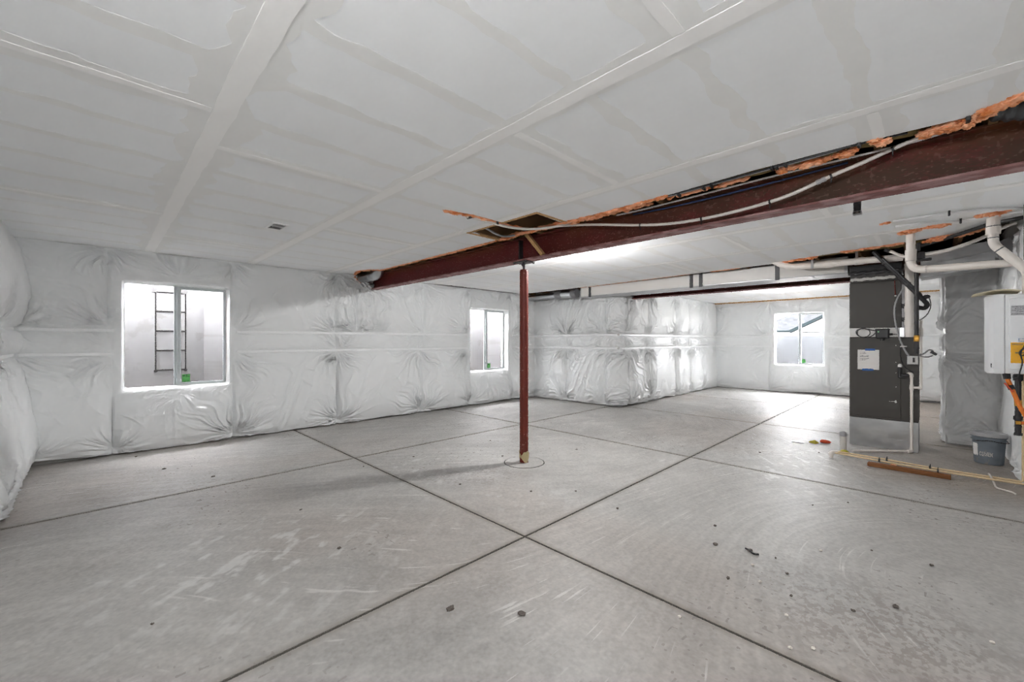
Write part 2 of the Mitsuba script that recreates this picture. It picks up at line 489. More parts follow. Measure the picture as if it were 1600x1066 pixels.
# long seams, parallel to the beam
mud(strip('y', 0.46, YR, YB, 0.24, 0.10, 3), zone1, 0.0010, 'mat_compound')
mud(strip('y', 0.465, YR, YB, 0.10, 0.008, 4), zone1, 0.0028, 'mat_tape', 'joint_tape')
mud(strip('y', 1.66, YR, YB, 0.17, 0.03, 5), zone1, 0.0010, 'mat_compound')
mud(strip('y', 1.665, YR, YB, 0.085, 0.006, 6), zone1, 0.0028, 'mat_tape', 'joint_tape')
mud(strip('y', 2.855, YR, YB, 0.15, 0.02, 7), zone1, 0.0010, 'mat_compound')
mud(strip('y', 2.855, YR, YB, 0.07, 0.006, 8), zone1, 0.0028, 'mat_tape', 'joint_tape')
for k, xx in enumerate((5.03, 6.23)):
    mud(strip('y', xx, YR, YB, 0.17, 0.03, 15 + k), zone2, 0.0010, 'mat_compound')
    mud(strip('y', xx, YR, YB, 0.08, 0.006, 25 + k), zone2, 0.0026, 'mat_tape', 'joint_tape')
for k, xx in enumerate((10.08, 11.3, 12.52)):
    mud(strip('y', xx, YR, YI, 0.17, 0.03, 35 + k), zone3, 0.0010, 'mat_compound')
# butt joints and rows of screws along the joists (parallel to x)
JOISTS = [2.65 - 0.482 * 6 + 0.482 * k for k in range(17)]
sd = 50
for rows, brs, zone in ((R1, B1, zone1), (R2, B2, zone2), (R3, B3, zone3)):
    for (a, b), br in zip(rows, brs):
        e0, e1 = a + 0.06, b - 0.06
        for yj in JOISTS:
            sd += 1
            if min(abs(yj - q) for q in br) < 0.14:
                continue
            mud(strip('x', yj, e0, e1, 0.075 if zone is zone1 else 0.09, 0.035, sd), zone, 0.0008, 'mat_compound', 'screw_row_filler')
        for q in br:
            sd += 1
            mud(strip('x', q, e0, e1, 0.20, 0.05, sd), zone, 0.0012, 'mat_compound')
            mud(strip('x', q, e0, e1, 0.05, 0.008, sd + 500), zone, 0.0030, 'mat_tape', 'joint_tape')
# joists above
for yj in JOISTS:
    xe = XF if yj < YI else XJ
    add('ceiling__joist', box(XL, xe, yj - 0.019, yj + 0.019, CEIL + 0.014, 2.985), 'mat_old_wood')
add('ceiling__header_board', box(2.90, 2.94, 2.60, 3.64, CEIL - 0.004, 2.93, 0.003), 'mat_wood')
add('ceiling__header_board', box(2.90, 3.40, 3.62, 3.66, CEIL - 0.006, 2.93, 0.003), 'mat_wood')
add('ceiling__header_board', box(2.93, 3.36, 2.60, 2.64, CEIL - 0.004, 2.93, 0.003), 'mat_wood')
add('ceiling__nailer_board', box(XF - 0.10, XF - 0.02, YR, YI, CEIL - 0.03, CEIL + 0.02), 'mat_wood')

# ------------------------------------------------------------------ the quilted plastic insulation on the walls
TIERS = [(0.012, 1.315), (1.315, 1.62), (1.62, 2.685)]


def ridged(t, seed):
    n = meshkit.noise(np.stack([t, t * 0 + seed * 1.3, t * 0], -1), seed)
    return np.abs(2 * n - 1)


def blanket(path, seams, owner, res=0.012, amp=(0.16, 0.045, 0.11), seed=0, openings=(), mat='mat_vinyl', wrinkle=1.0, sag=0.5, lift=0.05, straps=True, wmod=lambda s: 1.0):
    """The film over one or more walls. path: [(x, y), ...] along the foot (room on the left hand side); seams: three lists of
    distances along it (lower, middle, upper tier); owner(distance) -> the wall that holds a panel."""
    rng = np.random.default_rng(seed)
    P = np.array(path, float)
    seg = np.linalg.norm(np.diff(P, axis=0), axis=1)
    S = np.concatenate([[0], np.cumsum(seg)])
    L = S[-1]
    u = np.arange(0, L + res, res)
    u[-1] = L
    for (a, b, _, _) in openings:
        u = u[(np.abs(u - a) > 0.03) & (np.abs(u - b) > 0.03)]
        for e in (a, b):
            u = np.concatenate([u, e + np.array([-0.03, -0.02, -0.01, -0.003, 0.004, 0.011, 0.018, 0.025])])
    u = np.unique(np.clip(u, 0, L))
    z = np.arange(0.012, 2.685 + res, res)
    z[-1] = 2.686
    for (_, _, a, b) in openings:
        z = z[(np.abs(z - a) > 0.03) & (np.abs(z - b) > 0.03)]
        for e in (a, b):
            z = np.concatenate([z, e + np.array([-0.03, -0.02, -0.01, -0.003, 0.004, 0.011, 0.018, 0.025])])
    z = np.unique(z)
    # rounded normals along the path
    def at(s):
        return np.stack([np.interp(s, S, P[:, 0]), np.interp(s, S, P[:, 1])], -1)
    pos = at(u)
    d = np.gradient(pos, axis=0)
    d = d / np.linalg.norm(d, axis=1, keepdims=True)
    nrm = np.stack([-d[:, 1], d[:, 0]], -1)
    U, Z = np.meshgrid(u, z, indexing='ij')
    H = np.zeros_like(U)
    near_strap = np.minimum(np.abs(Z - TIERS[1][0]), np.abs(Z - TIERS[1][1]))
    pinches = []
    for t, (z0, z1) in enumerate(TIERS):
        tz = np.clip((Z - z0) / (z1 - z0), 0, 1)
        inside = (Z >= z0) & (Z < z1 + (0.1 if t == 2 else 0))
        if t == 0:
            bz = (1 - tz ** 2.2) ** 0.75 * (sag + (1 - sag) * np.clip(tz * 5, 0, 1) ** 0.6)
        elif t == 1:
            bz = (4 * tz * (1 - tz)) ** 0.6
        else:
            bz = np.clip(1 - (1 - tz) ** 6, 0, 1) * np.clip((1 - tz) / 0.55, 0, 1) ** 0.55
        sm = seams[t]
        for a, b in zip(sm[:-1], sm[1:]):
            tu = np.clip((U - a) / (b - a), 0, 1)
            inn = inside & (U >= a) & (U <= b)
            w = min(b - a, 1.2)
            edge = np.minimum(U - a, b - U)
            bu = np.clip(edge / (0.30 * w + 0.03), 0, 1)
            bu = np.sqrt(np.clip(1 - (1 - bu) ** 2, 0, 1))
            k = amp[t] * rng.uniform(0.72, 1.15) * (0.55 + 0.45 * min(1, (b - a) / 0.9))
            H = np.where(inn, k * bz * (0.25 + 0.75 * bu), H)
            for uu in (a, b):
                for zz in (z0, z1):
                    pinches.append((uu + rng.normal(0, .02), zz + (0.06 if t == 0 and zz == z0 else 0) + rng.normal(0, .01), t))
    for a, b, c, e in openings:
        pinches += [((a + b) / 2, c - 0.05, 0), ((a + b) / 2, e + 0.05, 2), (a - 0.05, TIERS[0][1] - .05, 0), (b + 0.05, TIERS[0][1] - .05, 0), (a - 0.05, TIERS[2][0] + .05, 2), (b + 0.05, TIERS[2][0] + .05, 2)]
    soft = meshkit.fbm(np.stack([U * 1.1, Z * 1.4, U * 0], -1), 3, seed)
    H += 0.022 * (soft - 0.5)
    # folds that fan out of every pinch
    for uu, zz, t in pinches:
        if any(a - 0.02 < uu < b + 0.02 and c < zz < e for a, b, c, e in openings):
            continue
        R = rng.uniform(0.22, 0.6)
        amp_k = wrinkle * wmod(uu) * rng.uniform(0.35, 1.0) * (0.070 if t != 1 else 0.024)
        m = (np.abs(U - uu) < 2.2 * R) & (np.abs(Z - zz) < 2.2 * R)
        if t == 0:
            m &= Z < TIERS[0][1]
        elif t == 2:
            m &= Z > TIERS[2][0]
        else:
            m &= (Z > TIERS[1][0]) & (Z < TIERS[1][1])
        if not m.any():
            continue
        du, dz = U[m] - uu, Z[m] - zz
        r = np.sqrt(du ** 2 + dz ** 2) + 1e-6
        th = np.arctan2(dz, np.abs(du) + 0.0)
        side = np.sign(du)
        bend = 0.45 * meshkit.noise(np.stack([r * 4 + seed, th, side], -1), seed + 3)
        k = rng.uniform(7.5, 13.0)
        f = ridged((th + bend) * k + side * 7 + rng.uniform(0, 50), int(rng.integers(1000)))
        f = (1 - f) ** 3
        g = np.clip((r - 0.02) / 0.16, 0, 1) * np.exp(-(r / R) ** 2)
        H[m] += amp_k * f * g
        H[m] -= 0.03 * np.exp(-(r / 0.03) ** 2)
    # long thin creases
    for _ in range(int(22 * L)):
        uu, zz, ln = rng.uniform(0, L), rng.uniform(0.1, 2.55), rng.uniform(0.12, 0.45)
        an = rng.uniform(-1.2, 1.2) + (math.pi / 2 if rng.random() < 0.4 else 0)
        du, dz = U - uu, Z - zz
        m = (np.abs(du) < ln) & (np.abs(dz) < ln)
        if not m.any():
            continue
        a_ = du[m] * math.cos(an) + dz[m] * math.sin(an)
        b_ = -du[m] * math.sin(an) + dz[m] * math.cos(an) + rng.uniform(-1, 1) * a_ ** 2
        H[m] += wrinkle * 0.008 * np.exp(-(a_ / (ln * 0.45)) ** 2) * np.exp(-(b_ / 0.011) ** 2)
    # draped folds inside some panels
    for t, (z0, z1) in enumerate(TIERS):
        if t == 1:
            continue
        for a, b in zip(seams[t][:-1], seams[t][1:]):
            st = wrinkle * wmod((a + b) / 2) * rng.uniform(0.1, 1.0) * 0.026
            an = rng.uniform(-0.5, 0.5)
            m = (U > a) & (U < b) & (Z > z0) & (Z < z1)
            uu, zz = U[m] - (a + b) / 2, Z[m] - (z0 + z1) / 2
            wp = 0.16 * (meshkit.fbm(np.stack([uu * 2.2, zz * 2.2, uu * 0 + a], -1), 2, seed + 7) - 0.5) + 0.22 * uu * zz
            q = (uu + an * zz + wp) * rng.uniform(11, 17)
            f = (1 - ridged(q + 90, int(rng.integers(1000)))) ** 2
            env = np.clip((U[m] - a) / 0.12, 0, 1) * np.clip((b - U[m]) / 0.12, 0, 1) * np.clip((Z[m] - z0) / 0.1, 0, 1) * np.clip((z1 - Z[m]) / 0.1, 0, 1)
            env *= np.clip(2.4 * meshkit.noise(np.stack([uu * 1.6, zz * 1.6, uu * 0 + b], -1), seed + 2) - 0.7, 0, 1)
            H[m] += st * f * env
    # flattened under the two straps
    fl = np.exp(-(near_strap / 0.028) ** 4)
    H = H * (1 - fl) + 0.008 * fl
    # vertical seams
    for t, (z0, z1) in enumerate(TIERS):
        for s in seams[t][1:-1]:
            m = (Z >= z0) & (Z <= z1) & (np.abs(U - s) < 0.08)
            wob = 0.012 * (meshkit.noise(np.stack([Z[m] * 5, Z[m] * 0 + s * 9, Z[m] * 0], -1), seed) - 0.5)
            H[m] -= 0.030 * np.exp(-((U[m] - s - wob) / 0.015) ** 2)
    H = np.maximum(H, 0.0) + 0.012
    # around the windows: the film is drawn into the opening
    dead = np.zeros_like(H, bool)
    for (a, b, c, e) in openings:
        rad = 0.045
        qx = np.abs(U - (a + b) / 2) - (b - a) / 2 + rad
        qz = np.abs(Z - (c + e) / 2) - (e - c) / 2 + rad
        sd = np.sqrt(np.maximum(qx, 0) ** 2 + np.maximum(qz, 0) ** 2) + np.minimum(np.maximum(qx, qz), 0) - rad
        ease = np.clip(sd / np.where(Z < (c + e) / 2, 0.34, 0.2), 0, 1)
        wr = 0.010 * (1 - ridged((U + Z) * 22 + 3 * soft, seed + 9)) ** 2 * np.exp(-np.clip(sd, 0, 9) / 0.10)
        H = np.where(sd > 0, 0.014 + (H - 0.014) * ease ** 0.8 + wr * np.clip(sd / 0.03, 0, 1), H)
        lip = np.clip(-sd / 0.020, 0, 1)
        H = np.where(sd <= 0, 0.014 - 0.135 * lip, H)
        dead |= sd < -0.024
    # foot of the film lifted here and there
    zl = lift * meshkit.noise(np.stack([U * 1.6, U * 0 + seed, U * 0], -1), seed + 1) ** 2
    Zw = Z + zl * np.exp(-Z / 0.10)
    # the top is gathered against the ceiling
    X = pos[:, None, 0] + nrm[:, None, 0] * H
    Y = pos[:, None, 1] + nrm[:, None, 1] * H
    V = np.stack([X, Y, Zw], -1).reshape(-1, 3)
    nu, nz = U.shape
    I = np.arange(nu * nz).reshape(nu, nz)
    quads = np.stack([I[:-1, :-1], I[1:, :-1], I[1:, 1:], I[:-1, 1:]], -1)
    du_, dz_ = np.gradient(V.reshape(nu, nz, 3), axis=0), np.gradient(V.reshape(nu, nz, 3), axis=1)
    N = np.cross(du_, dz_).reshape(-1, 3)
    N /= np.linalg.norm(N, axis=1, keepdims=True) + 1e-12
    deadq = dead[:-1, :-1] & dead[1:, :-1] & dead[1:, 1:] & dead[:-1, 1:]
    um, zm = (u[:-1] + u[1:]) / 2, (z[:-1] + z[1:]) / 2
    for t, (z0, z1) in enumerate(TIERS):
        for a, b in zip(seams[t][:-1], seams[t][1:]):
            sel = np.outer((um >= a) & (um < b), (zm >= z0) & (zm < z1 + .1 * (t == 2))) & ~deadq
            q = quads[sel]
            if len(q) < 4:
                continue
            f = np.vstack([q[:, [0, 1, 2]], q[:, [0, 2, 3]]])
            ids, inv = np.unique(f, return_inverse=True)
            key = owner((a + b) / 2) + '__insulation_panel'
            k, n = key, 0
            while k in scene:
                n += 1
                k = f'{key}_{n:03d}'
            path_ = meshkit.write_ply((V[ids], inv.reshape(-1, 3)), False, normals=N[ids])
            scene[k] = {'type': 'ply', 'filename': path_, 'face_normals': False, 'bsdf': {'type': 'ref', 'id': mat}}
    if not straps:
        return
    # the two flat straps, broken at the windows
    for zc in (TIERS[1][0], TIERS[1][1]):
        runs, lo = [], 0.03
        for (a, b, c, e) in sorted(openings):
            if c < zc < e:
                runs.append((lo, a - 0.075)); lo = b + 0.075
        runs.append((lo, L - 0.03))
        for a, b in runs:
            s = np.arange(a, b, 0.05)
            if len(s) < 3:
                continue
            q = at(s)
            dd = np.gradient(q, axis=0); dd /= np.linalg.norm(dd, axis=1, keepdims=True)
            nn = np.stack([-dd[:, 1], dd[:, 0]], -1)
            wv = 0.006 * (meshkit.noise(np.stack([s * 2, s * 0 + zc, s * 0], -1), seed) - 0.5)
            top = zc + 0.019 + wv
            bot = zc - 0.019 + wv
            rows = []
            for off, zz in ((0.018, top), (0.034, top - 0.004), (0.034, bot + 0.004), (0.018, bot)):
                rows.append(np.column_stack([q + nn * off, zz]))
            Vs = np.stack(rows, 1).reshape(-1, 3)
            n = len(s)
            J = np.arange(n * 4).reshape(n, 4)
            fq = np.stack([J[:-1, :-1], J[1:, :-1], J[1:, 1:], J[:-1, 1:]], -1).reshape(-1, 4)[:, ::-1]
            fq = np.vstack([fq, [J[0]], [J[-1][::-1]]])
            ff = np.vstack([fq[:, [0, 1, 2]], fq[:, [0, 2, 3]]])
            add(owner((a + b) / 2) + '__strap', trimesh.Trimesh(Vs, ff, process=False), 'mat_strap', smooth=30)


def wall_mesh(polyxy, hole_axis=None, hole=None):
    m = prism(polyxy, -0.1, 3.0)
    return m


def wall_with_window(axis, plane, thick, a, b, W):
    """wall slab whose room face lies at 'plane' on 'axis', with a rectangular opening"""
    w0, w1, z0, z1 = W
    out = []
    for (p, q, r, s) in ((a, w0, -0.1, 3.0), (w1, b, -0.1, 3.0), (w0, w1, -0.1, z0), (w0, w1, z1, 3.0)):
        if axis == 'y':
            out.append(box(p, q, plane, plane + thick, r, s))
        else:
            out.append(box(plane, plane + thick, p, q, r, s))
    return out


TH = 0.25
tag(add('wall_left', box(XL - TH, XL, YR - TH, YB + TH, -0.1, 3.0), 'mat_wall_core'), 'left wall wrapped in bulging white plastic insulation', None, None, 'structure')
wl = wall_with_window('y', YB, TH, XL - TH, 3.7, W1) + wall_with_window('y', YB, TH, 3.7, XJ + TH, W2)
tag(add('wall_back', wl, 'mat_wall_core'), 'long window wall covered in quilted white plastic insulation', None, None, 'structure')
tag(add('wall_jog', box(XJ, XJ + TH, YI, YB, -0.1, 3.0), 'mat_wall_core'), 'short insulated wall that steps back into the room', None, None, 'structure')
tag(add('wall_inner', box(XJ, XF + TH, YI, YI + TH, -0.1, 3.0), 'mat_wall_core'), 'shiny bulging insulated wall beyond the outside corner', None, None, 'structure')
tag(add('wall_far', wall_with_window('x', XF, TH, YR - TH, YI, W3), 'mat_wall_core'), 'far insulated wall with the third window', None, None, 'structure')
tag(add('wall_right', box(XL - TH, XF + TH, YR - TH, YR, -0.1, 3.0), 'mat_wall_core'), 'right wall in white plastic that carries the water heater', None, None, 'structure')
tag(add('wall_stub', box(8.66, 9.25, YR, -0.14, -0.1, 2.66), 'mat_wall_core'), 'grey plastic wrapped stub wall behind the bucket', None, None, 'structure')

# back wall: path runs from right to left so that the room is on the left hand
LB = XJ - XL
bx = lambda x: XJ - x
s_low = sorted(bx(x) for x in (XL, 0.10, 1.42, 2.98, 4.68, 5.98, 7.33, XJ))
s_mid = s_low
s_up = sorted(bx(x) for x in (XL, 0.06, 1.42, 2.94, 3.33, 3.69, 4.80, 5.98, 7.33, XJ))
blanket([(XJ, YB), (XL, YB)], (s_low, s_mid, s_up), lambda s: 'wall_back', res=0.0115, amp=(0.18, 0.035, 0.09), seed=21, wmod=lambda s: 1.25 if s < 5.4 else 0.8,
        openings=[(bx(W1[1]), bx(W1[0]), W1[2], W1[3]), (bx(W2[1]), bx(W2[0]), W2[2], W2[3])], lift=0.075)
# left wall
LLw = YB - YR
ly = lambda y: YB - y
blanket([(XL, YB), (XL, YR)], ([0, 1.25, 2.4, 3.6, 4.8, 6.0, 7.2, LLw], [0, 1.25, 2.4, 3.6, 4.8, 6.0, 7.2, LLw], [0, 1.25, 2.4, 3.6, 4.8, 6.0, 7.2, LLw]),
        lambda s: 'wall_left', res=0.02, amp=(0.23, 0.09, 0.19), seed=33)
# jog and inner wall: one film round the outside corner
r = 0.13
arc = [(XJ + r * (1 - math.cos(t)), YI + r * (1 - math.sin(t))) for t in np.linspace(math.pi / 2, 0, 9)]
arc = [(XJ + r - r * math.cos(t), YI + r - r * math.sin(t)) for t in np.linspace(0, math.pi / 2, 9)][::-1]
pathj = [(XF, YI)] + arc + [(XJ, YB)]
lens = np.concatenate([[0], np.cumsum(np.linalg.norm(np.diff(np.array(pathj), axis=0), axis=1))])
sC0, sC1 = lens[1], lens[-2]
ix = lambda x: XF - x
jy = lambda y: sC1 + (y - (YI + r))
sj = [0, ix(12.9), ix(11.97), ix(11.04), ix(9.5), ix(8.50), jy(5.25), jy(6.37), lens[-1]]
blanket(pathj, (sj, sj, sj), lambda s: 'wall_inner' if s < (sC0 + sC1) / 2 + 0.02 else 'wall_jog', res=0.013, amp=(0.17, 0.06, 0.13), seed=44, wrinkle=1.35)
# far wall
fy = lambda y: y - YR
sf = sorted(fy(y) for y in (YR, 0.6, 1.95, 3.40, YI))
blanket([(XF, YR), (XF, YI)], (sf, sf, sf), lambda s: 'wall_far', res=0.018, amp=(0.13, 0.04, 0.07), seed=55,
        openings=[(fy(W3[0]), fy(W3[1]), W3[2], W3[3])])
# right wall
sr = [0, 1.4, 2.8, 4.2, 5.6, 6.6, 7.75, 9.42, 10.2, 11.6, 13.2, XF - XL]
blanket([(XL, YR), (XF, YR)], (sr, sr, sr), lambda s: 'wall_right', res=0.024, amp=(0.035, 0.02, 0.045), seed=66)
# stub wall
ps = fillet([(9.25, YR + 0.02), (9.25, -0.14), (8.66, -0.14), (8.66, YR + 0.02)], 0.09, 7)[::-1]
ls = np.linalg.norm(np.diff(ps, axis=0), axis=1).sum()
blanket(ps, ([0, 0.56, 1.15, ls], [0, 0.56, 1.15, ls], [0, 0.56, 1.15, ls]), lambda s: 'wall_stub', res=0.013, amp=(0.018, 0.015, 0.018), seed=77, wrinkle=0.75, straps=False)

# ------------------------------------------------------------------ windows
def window(n, axis, plane, W, label):
    """a two light slider set back in the wall"""
    w0, w1, z0, z1 = W
    key = f'window_{n}'
    m0, m1, m = w0 + 0.0, w1 - 0.0, (w0 + w1) / 2
    fl = 0.045

    def bx_(a, b, d0, d1, c, e, ch=0.004):
        return box(a, b, plane + d0, plane + d1, c, e, ch) if axis == 'y' else box(plane + d0, plane + d1, a, b, c, e, ch)
    fr = [bx_(m0 - 0.03, m1 + 0.03, 0.10, 0.19, z0 - 0.03, z0 + 0.012), bx_(m0 - 0.03, m1 + 0.03, 0.10, 0.19, z1 - 0.012, z1 + 0.03),
          bx_(m0 - 0.03, m0 + 0.012, 0.10, 0.19, z0, z1), bx_(m1 - 0.012, m1 + 0.03, 0.10, 0.19, z0, z1)]
    add(key, fr, 'mat_window', label=label, kind='structure')
    return key, bx_


def finish_window(key, bx_, W, flip=False):
    """fixed light on one side, sliding sash on the other; flip: the sash lies on the side of the smaller coordinate"""
    w0, w1, z0, z1 = W
    mid = (w0 + w1) / 2 - 0.005
    a, b = (mid - 0.012, w1 - 0.01) if not flip else (w0 + 0.01, mid + 0.012)
    t = 0.048
    sash = [bx_(a, b, 0.115, 0.145, z0 + 0.012, z0 + 0.012 + t), bx_(a, b, 0.115, 0.145, z1 - 0.012 - t, z1 - 0.012),
            bx_(a, a + t, 0.115, 0.145, z0 + 0.012, z1 - 0.012), bx_(b - t, b, 0.115, 0.145, z0 + 0.012, z1 - 0.012)]
    add(key + '__sliding_sash', sash, 'mat_window')
    add(key + '__meeting_stile', [bx_(mid - 0.040, mid + 0.036, 0.147, 0.185, z0, z1)], 'mat_window')
    add(key + '__pane', bx_(a + t - 0.003, b - t + 0.003, 0.1285, 0.1315, z0 + 0.045, z1 - 0.045, 0), 'mat_glass') if False else None
    fa, fb = (w0, mid) if not flip else (mid, w1)
    for (p, q, dep) in ((a + t - 0.003, b - t + 0.003, 0.130), (fa + 0.005, fb - 0.02, 0.165)):
        c, e = z0 + 0.008, z1 - 0.008
        pl = PL[key]
        if pl[0] == 'y':
            v = [(p, pl[1] + dep, c), (q, pl[1] + dep, c), (q, pl[1] + dep, e), (p, pl[1] + dep, e)]
        else:
            v = [(pl[1] + dep, p, c), (pl[1] + dep, q, c), (pl[1] + dep, q, e), (pl[1] + dep, p, e)]
        add(key + '__pane', trimesh.Trimesh(np.array(v), [[0, 1, 2], [0, 2, 3]], process=False), 'mat_glass')
    s0 = a + t + 0.012 if not flip else b - t - 0.012 - 0.092
    add(key + '__sticker', bx_(s0, s0 + 0.092, 0.1255, 0.1285, z0 + 0.06, z0 + 0.172, 0), 'mat_green', label='green sticker in the corner of the pane')
    add(key + '__sticker__print', [bx_(s0 + 0.006, s0 + 0.03, 0.1245, 0.1256, z0 + 0.142, z0 + 0.164, 0), bx_(s0 + 0.045, s0 + 0.062, 0.1245, 0.1256, z0 + 0.150, z0 + 0.166, 0),
                                   bx_(s0 + 0.04, s0 + 0.084, 0.1245, 0.1256, z0 + 0.132, z0 + 0.138, 0), bx_(s0 + 0.006, s0 + 0.084, 0.1245, 0.1256, z0 + 0.066, z0 + 0.071, 0)], 'mat_green_dark')


PL = {'window_1': ('y', YB), 'window_2': ('y', YB), 'window_3': ('x', XF)}
for n, W, lab, flip in ((1, W1, 'sliding window in front of the ladder', False), (2, W2, 'narrow looking sliding window behind the red post', False), (3, W3, 'sliding window with a view of the neighbouring roof', True)):
    k, b_ = window(n, PL[f'window_{n}'][0], PL[f'window_{n}'][1], W, lab)
    finish_window(k, b_, W, flip)

# ------------------------------------------------------------------ outside: wells, ladder, ground, the neighbour's house
def well(pts, z1, label, thick=0.08, mat='mat_well'):
    k = thing('window_well', label, 'window well')
    P = [np.array(p, float) for p in pts]
    for a, b in zip(P[:-1], P[1:]):
        d = (b - a) / np.linalg.norm(b - a)
        n = np.array([d[1], -d[0]])
        poly = Polygon([a, b, b + n * thick, a + n * thick])
        add(k + '__wall_panel', prism(poly, 0.3, z1), mat)
    poly = Polygon(pts)
    add(k + '__gravel_bed', prism(poly, 0.30, 0.42), 'mat_debris_light')
    return k


well([(1.75, YB + TH), (1.24, 8.46), (-0.35, 8.46), (-0.75, YB + TH)][::-1], 2.50, 'white concrete window well holding the ladder')
well([(7.75, YB + TH), (7.3, 8.5), (5.3, 8.5), (4.9, YB + TH)][::-1], 2.40, 'white concrete window well outside the narrow window')
well([(XF + TH, 4.1), (15.25, 3.75), (15.25, 1.6), (XF + TH, 1.2)], 1.64, 'low pale window well outside the far window', mat='mat_well_low')
lad = thing('escape_ladder', 'thin dark metal ladder fixed to the window well wall', 'ladder')
LY = 8.38
for x in (0.597, 0.960):
    add(lad + '__rail', tube([(x, LY, 1.02), (x, LY, 2.30)], 0.008, 8), 'mat_rung', True)
    add(lad + '__bracket', [box(x - 0.045, x + 0.012, LY - 0.02, LY + 0.075, 2.225, 2.50, 0.004)], 'mat_bracket')
    add(lad + '__foot', [cyl((x, LY - 0.01, 1.02), (x, LY + 0.078, 1.02), 0.022, 12)], 'mat_rung', 30)
for z in (1.03, 1.333, 1.636, 1.938, 2.235):
    add(lad + '__rung', tube([(0.597, LY, z), (0.960, LY, z)], 0.011, 8), 'mat_rung', True)
gr = [prism(sbox(-30, 8.6, 8.6, 60).difference(Point(0, 0).buffer(0.1)), 2.2, 2.35), prism(sbox(15.35, -60, 160, 80), -0.6, -0.4)]
tag(add('ground', gr, 'mat_ground'), 'bare ground outside', None, None, 'structure')
hs = thing('neighbour_house', 'pale house with grey shingle roof seen through the far window', 'house')
add(hs + '__wall', [box(45.3, 57, -4, 12.2, -0.5, 2.4), box(44.2, 45.5, 0.2, 8.6, -0.5, 2.2)], 'mat_siding')
rp = np.array([(44.9, -4.6, 2.36), (44.9, 12.9, 2.36), (57.4, 12.9, 2.36), (57.4, -4.6, 2.36), (51.1, 7.0, 5.6), (51.1, 1.0, 5.6)])
add(hs + '__roof', trimesh.convex.convex_hull(rp), 'mat_shingle')
gp = np.array([(x, y, z) for x in (44.15, 50) for (y, z) in ((8.7, 2.3), (0.0, 2.3), (4.35, 4.6))])
add(hs + '__gable', trimesh.convex.convex_hull(gp), 'mat_siding')
for (p, q) in (((8.95, 2.32), (4.35, 4.75)), ((-0.25, 2.32), (4.35, 4.75))):
    add(hs + '__rake_board', beam_box((43.9, p[0], p[1]), (43.9, q[0], q[1]), 0.5, 0.24, 0.01), 'mat_fascia')
add(hs + '__gutter', box(44.7, 44.9, 8.8, 13.0, 2.30, 2.46, 0.02), 'mat_fascia')

# ------------------------------------------------------------------ bare bulbs
def lamp(x, y, label, power):
    k = thing('bulb_lamp', label, 'lamp', 'bare bulbs on the ceiling')
    add(k + '__lamp_holder', lathe([(0.0, 0.0), (0.055, 0.0), (0.055, -0.012), (0.035, -0.03), (0.022, -0.045), (0.0, -0.045)], (x, y, CEIL - 0.001)), 'mat_porcelain', 30)
    m = trimesh.creation.icosphere(subdivisions=2, radius=0.032)
    m.apply_translation((x, y, CEIL - 0.085))
    kk = add(k + '__bulb', m, 'mat_porcelain', True)
    scene[kk]['emitter'] = {'type': 'area', 'radiance': {'type': 'rgb', 'value': [power * c for c in LAMP_TINT]}}
    return k


lamp(4.34, 3.24, 'glowing bare bulb on the ceiling just behind the main red beam', LAMP)
lamp(11.05, 2.40, 'glowing bare bulb on the far ceiling in front of the third window', LAMP * 0.55)
lamp(-0.15, 0.35, 'glowing bare bulb on the ceiling in the near corner of the room', LAMP * 0.72)

# ------------------------------------------------------------------ steel beams and post
def ibeam(name, label, x, y0, y1, z0, z1, w, tf=0.018, tw=0.012):
    k = thing(name, label, 'beam', 'red steel beams')
    add(k + '__web', box(x - tw / 2, x + tw / 2, y0, y1, z0 + tf, z1 - tf), 'mat_beam')
    add(k + '__lower_flange', box(x - w / 2, x + w / 2, y0, y1, z0, z0 + tf, 0.003), 'mat_flange', label='scuffed pinkish lower flange')
    add(k + '__upper_flange', box(x - w / 2, x + w / 2, y0, y1, z1 - tf, z1, 0.003), 'mat_beam')
    return k


B = ibeam('steel_beam', 'long dark red rusty steel beam resting on the post', 3.655, YR + 0.005, 7.56, 2.445, 2.715, 0.155)
for s in (-1, 1):
    add(B + '__stiffener_plate', box(3.655 + s * 0.006, 3.655 + s * 0.072, 3.495, 3.507, 2.463, 2.697), 'mat_black')
add(B + '__splice_block', box(3.585, 3.64, 3.40, 3.495, 2.463, 2.69), 'mat_beam') if False else None
rng = np.random.default_rng(4)
for yy in (0.4, 0.9, 1.7, 2.4, 3.0, 4.3, 5.0, 6.0):
    add(B + '__bolt', lathe([(0, 0), (0.011, 0), (0.011, 0.006), (0.0, 0.012)], (3.595 + rng.uniform(0, .03), yy, 2.463), 8), 'mat_flange')
B2_ = ibeam('steel_beam', 'farther dark red steel beam under the silver trunk duct', 8.68, -0.1, 5.02, 2.44, 2.715, 0.16)

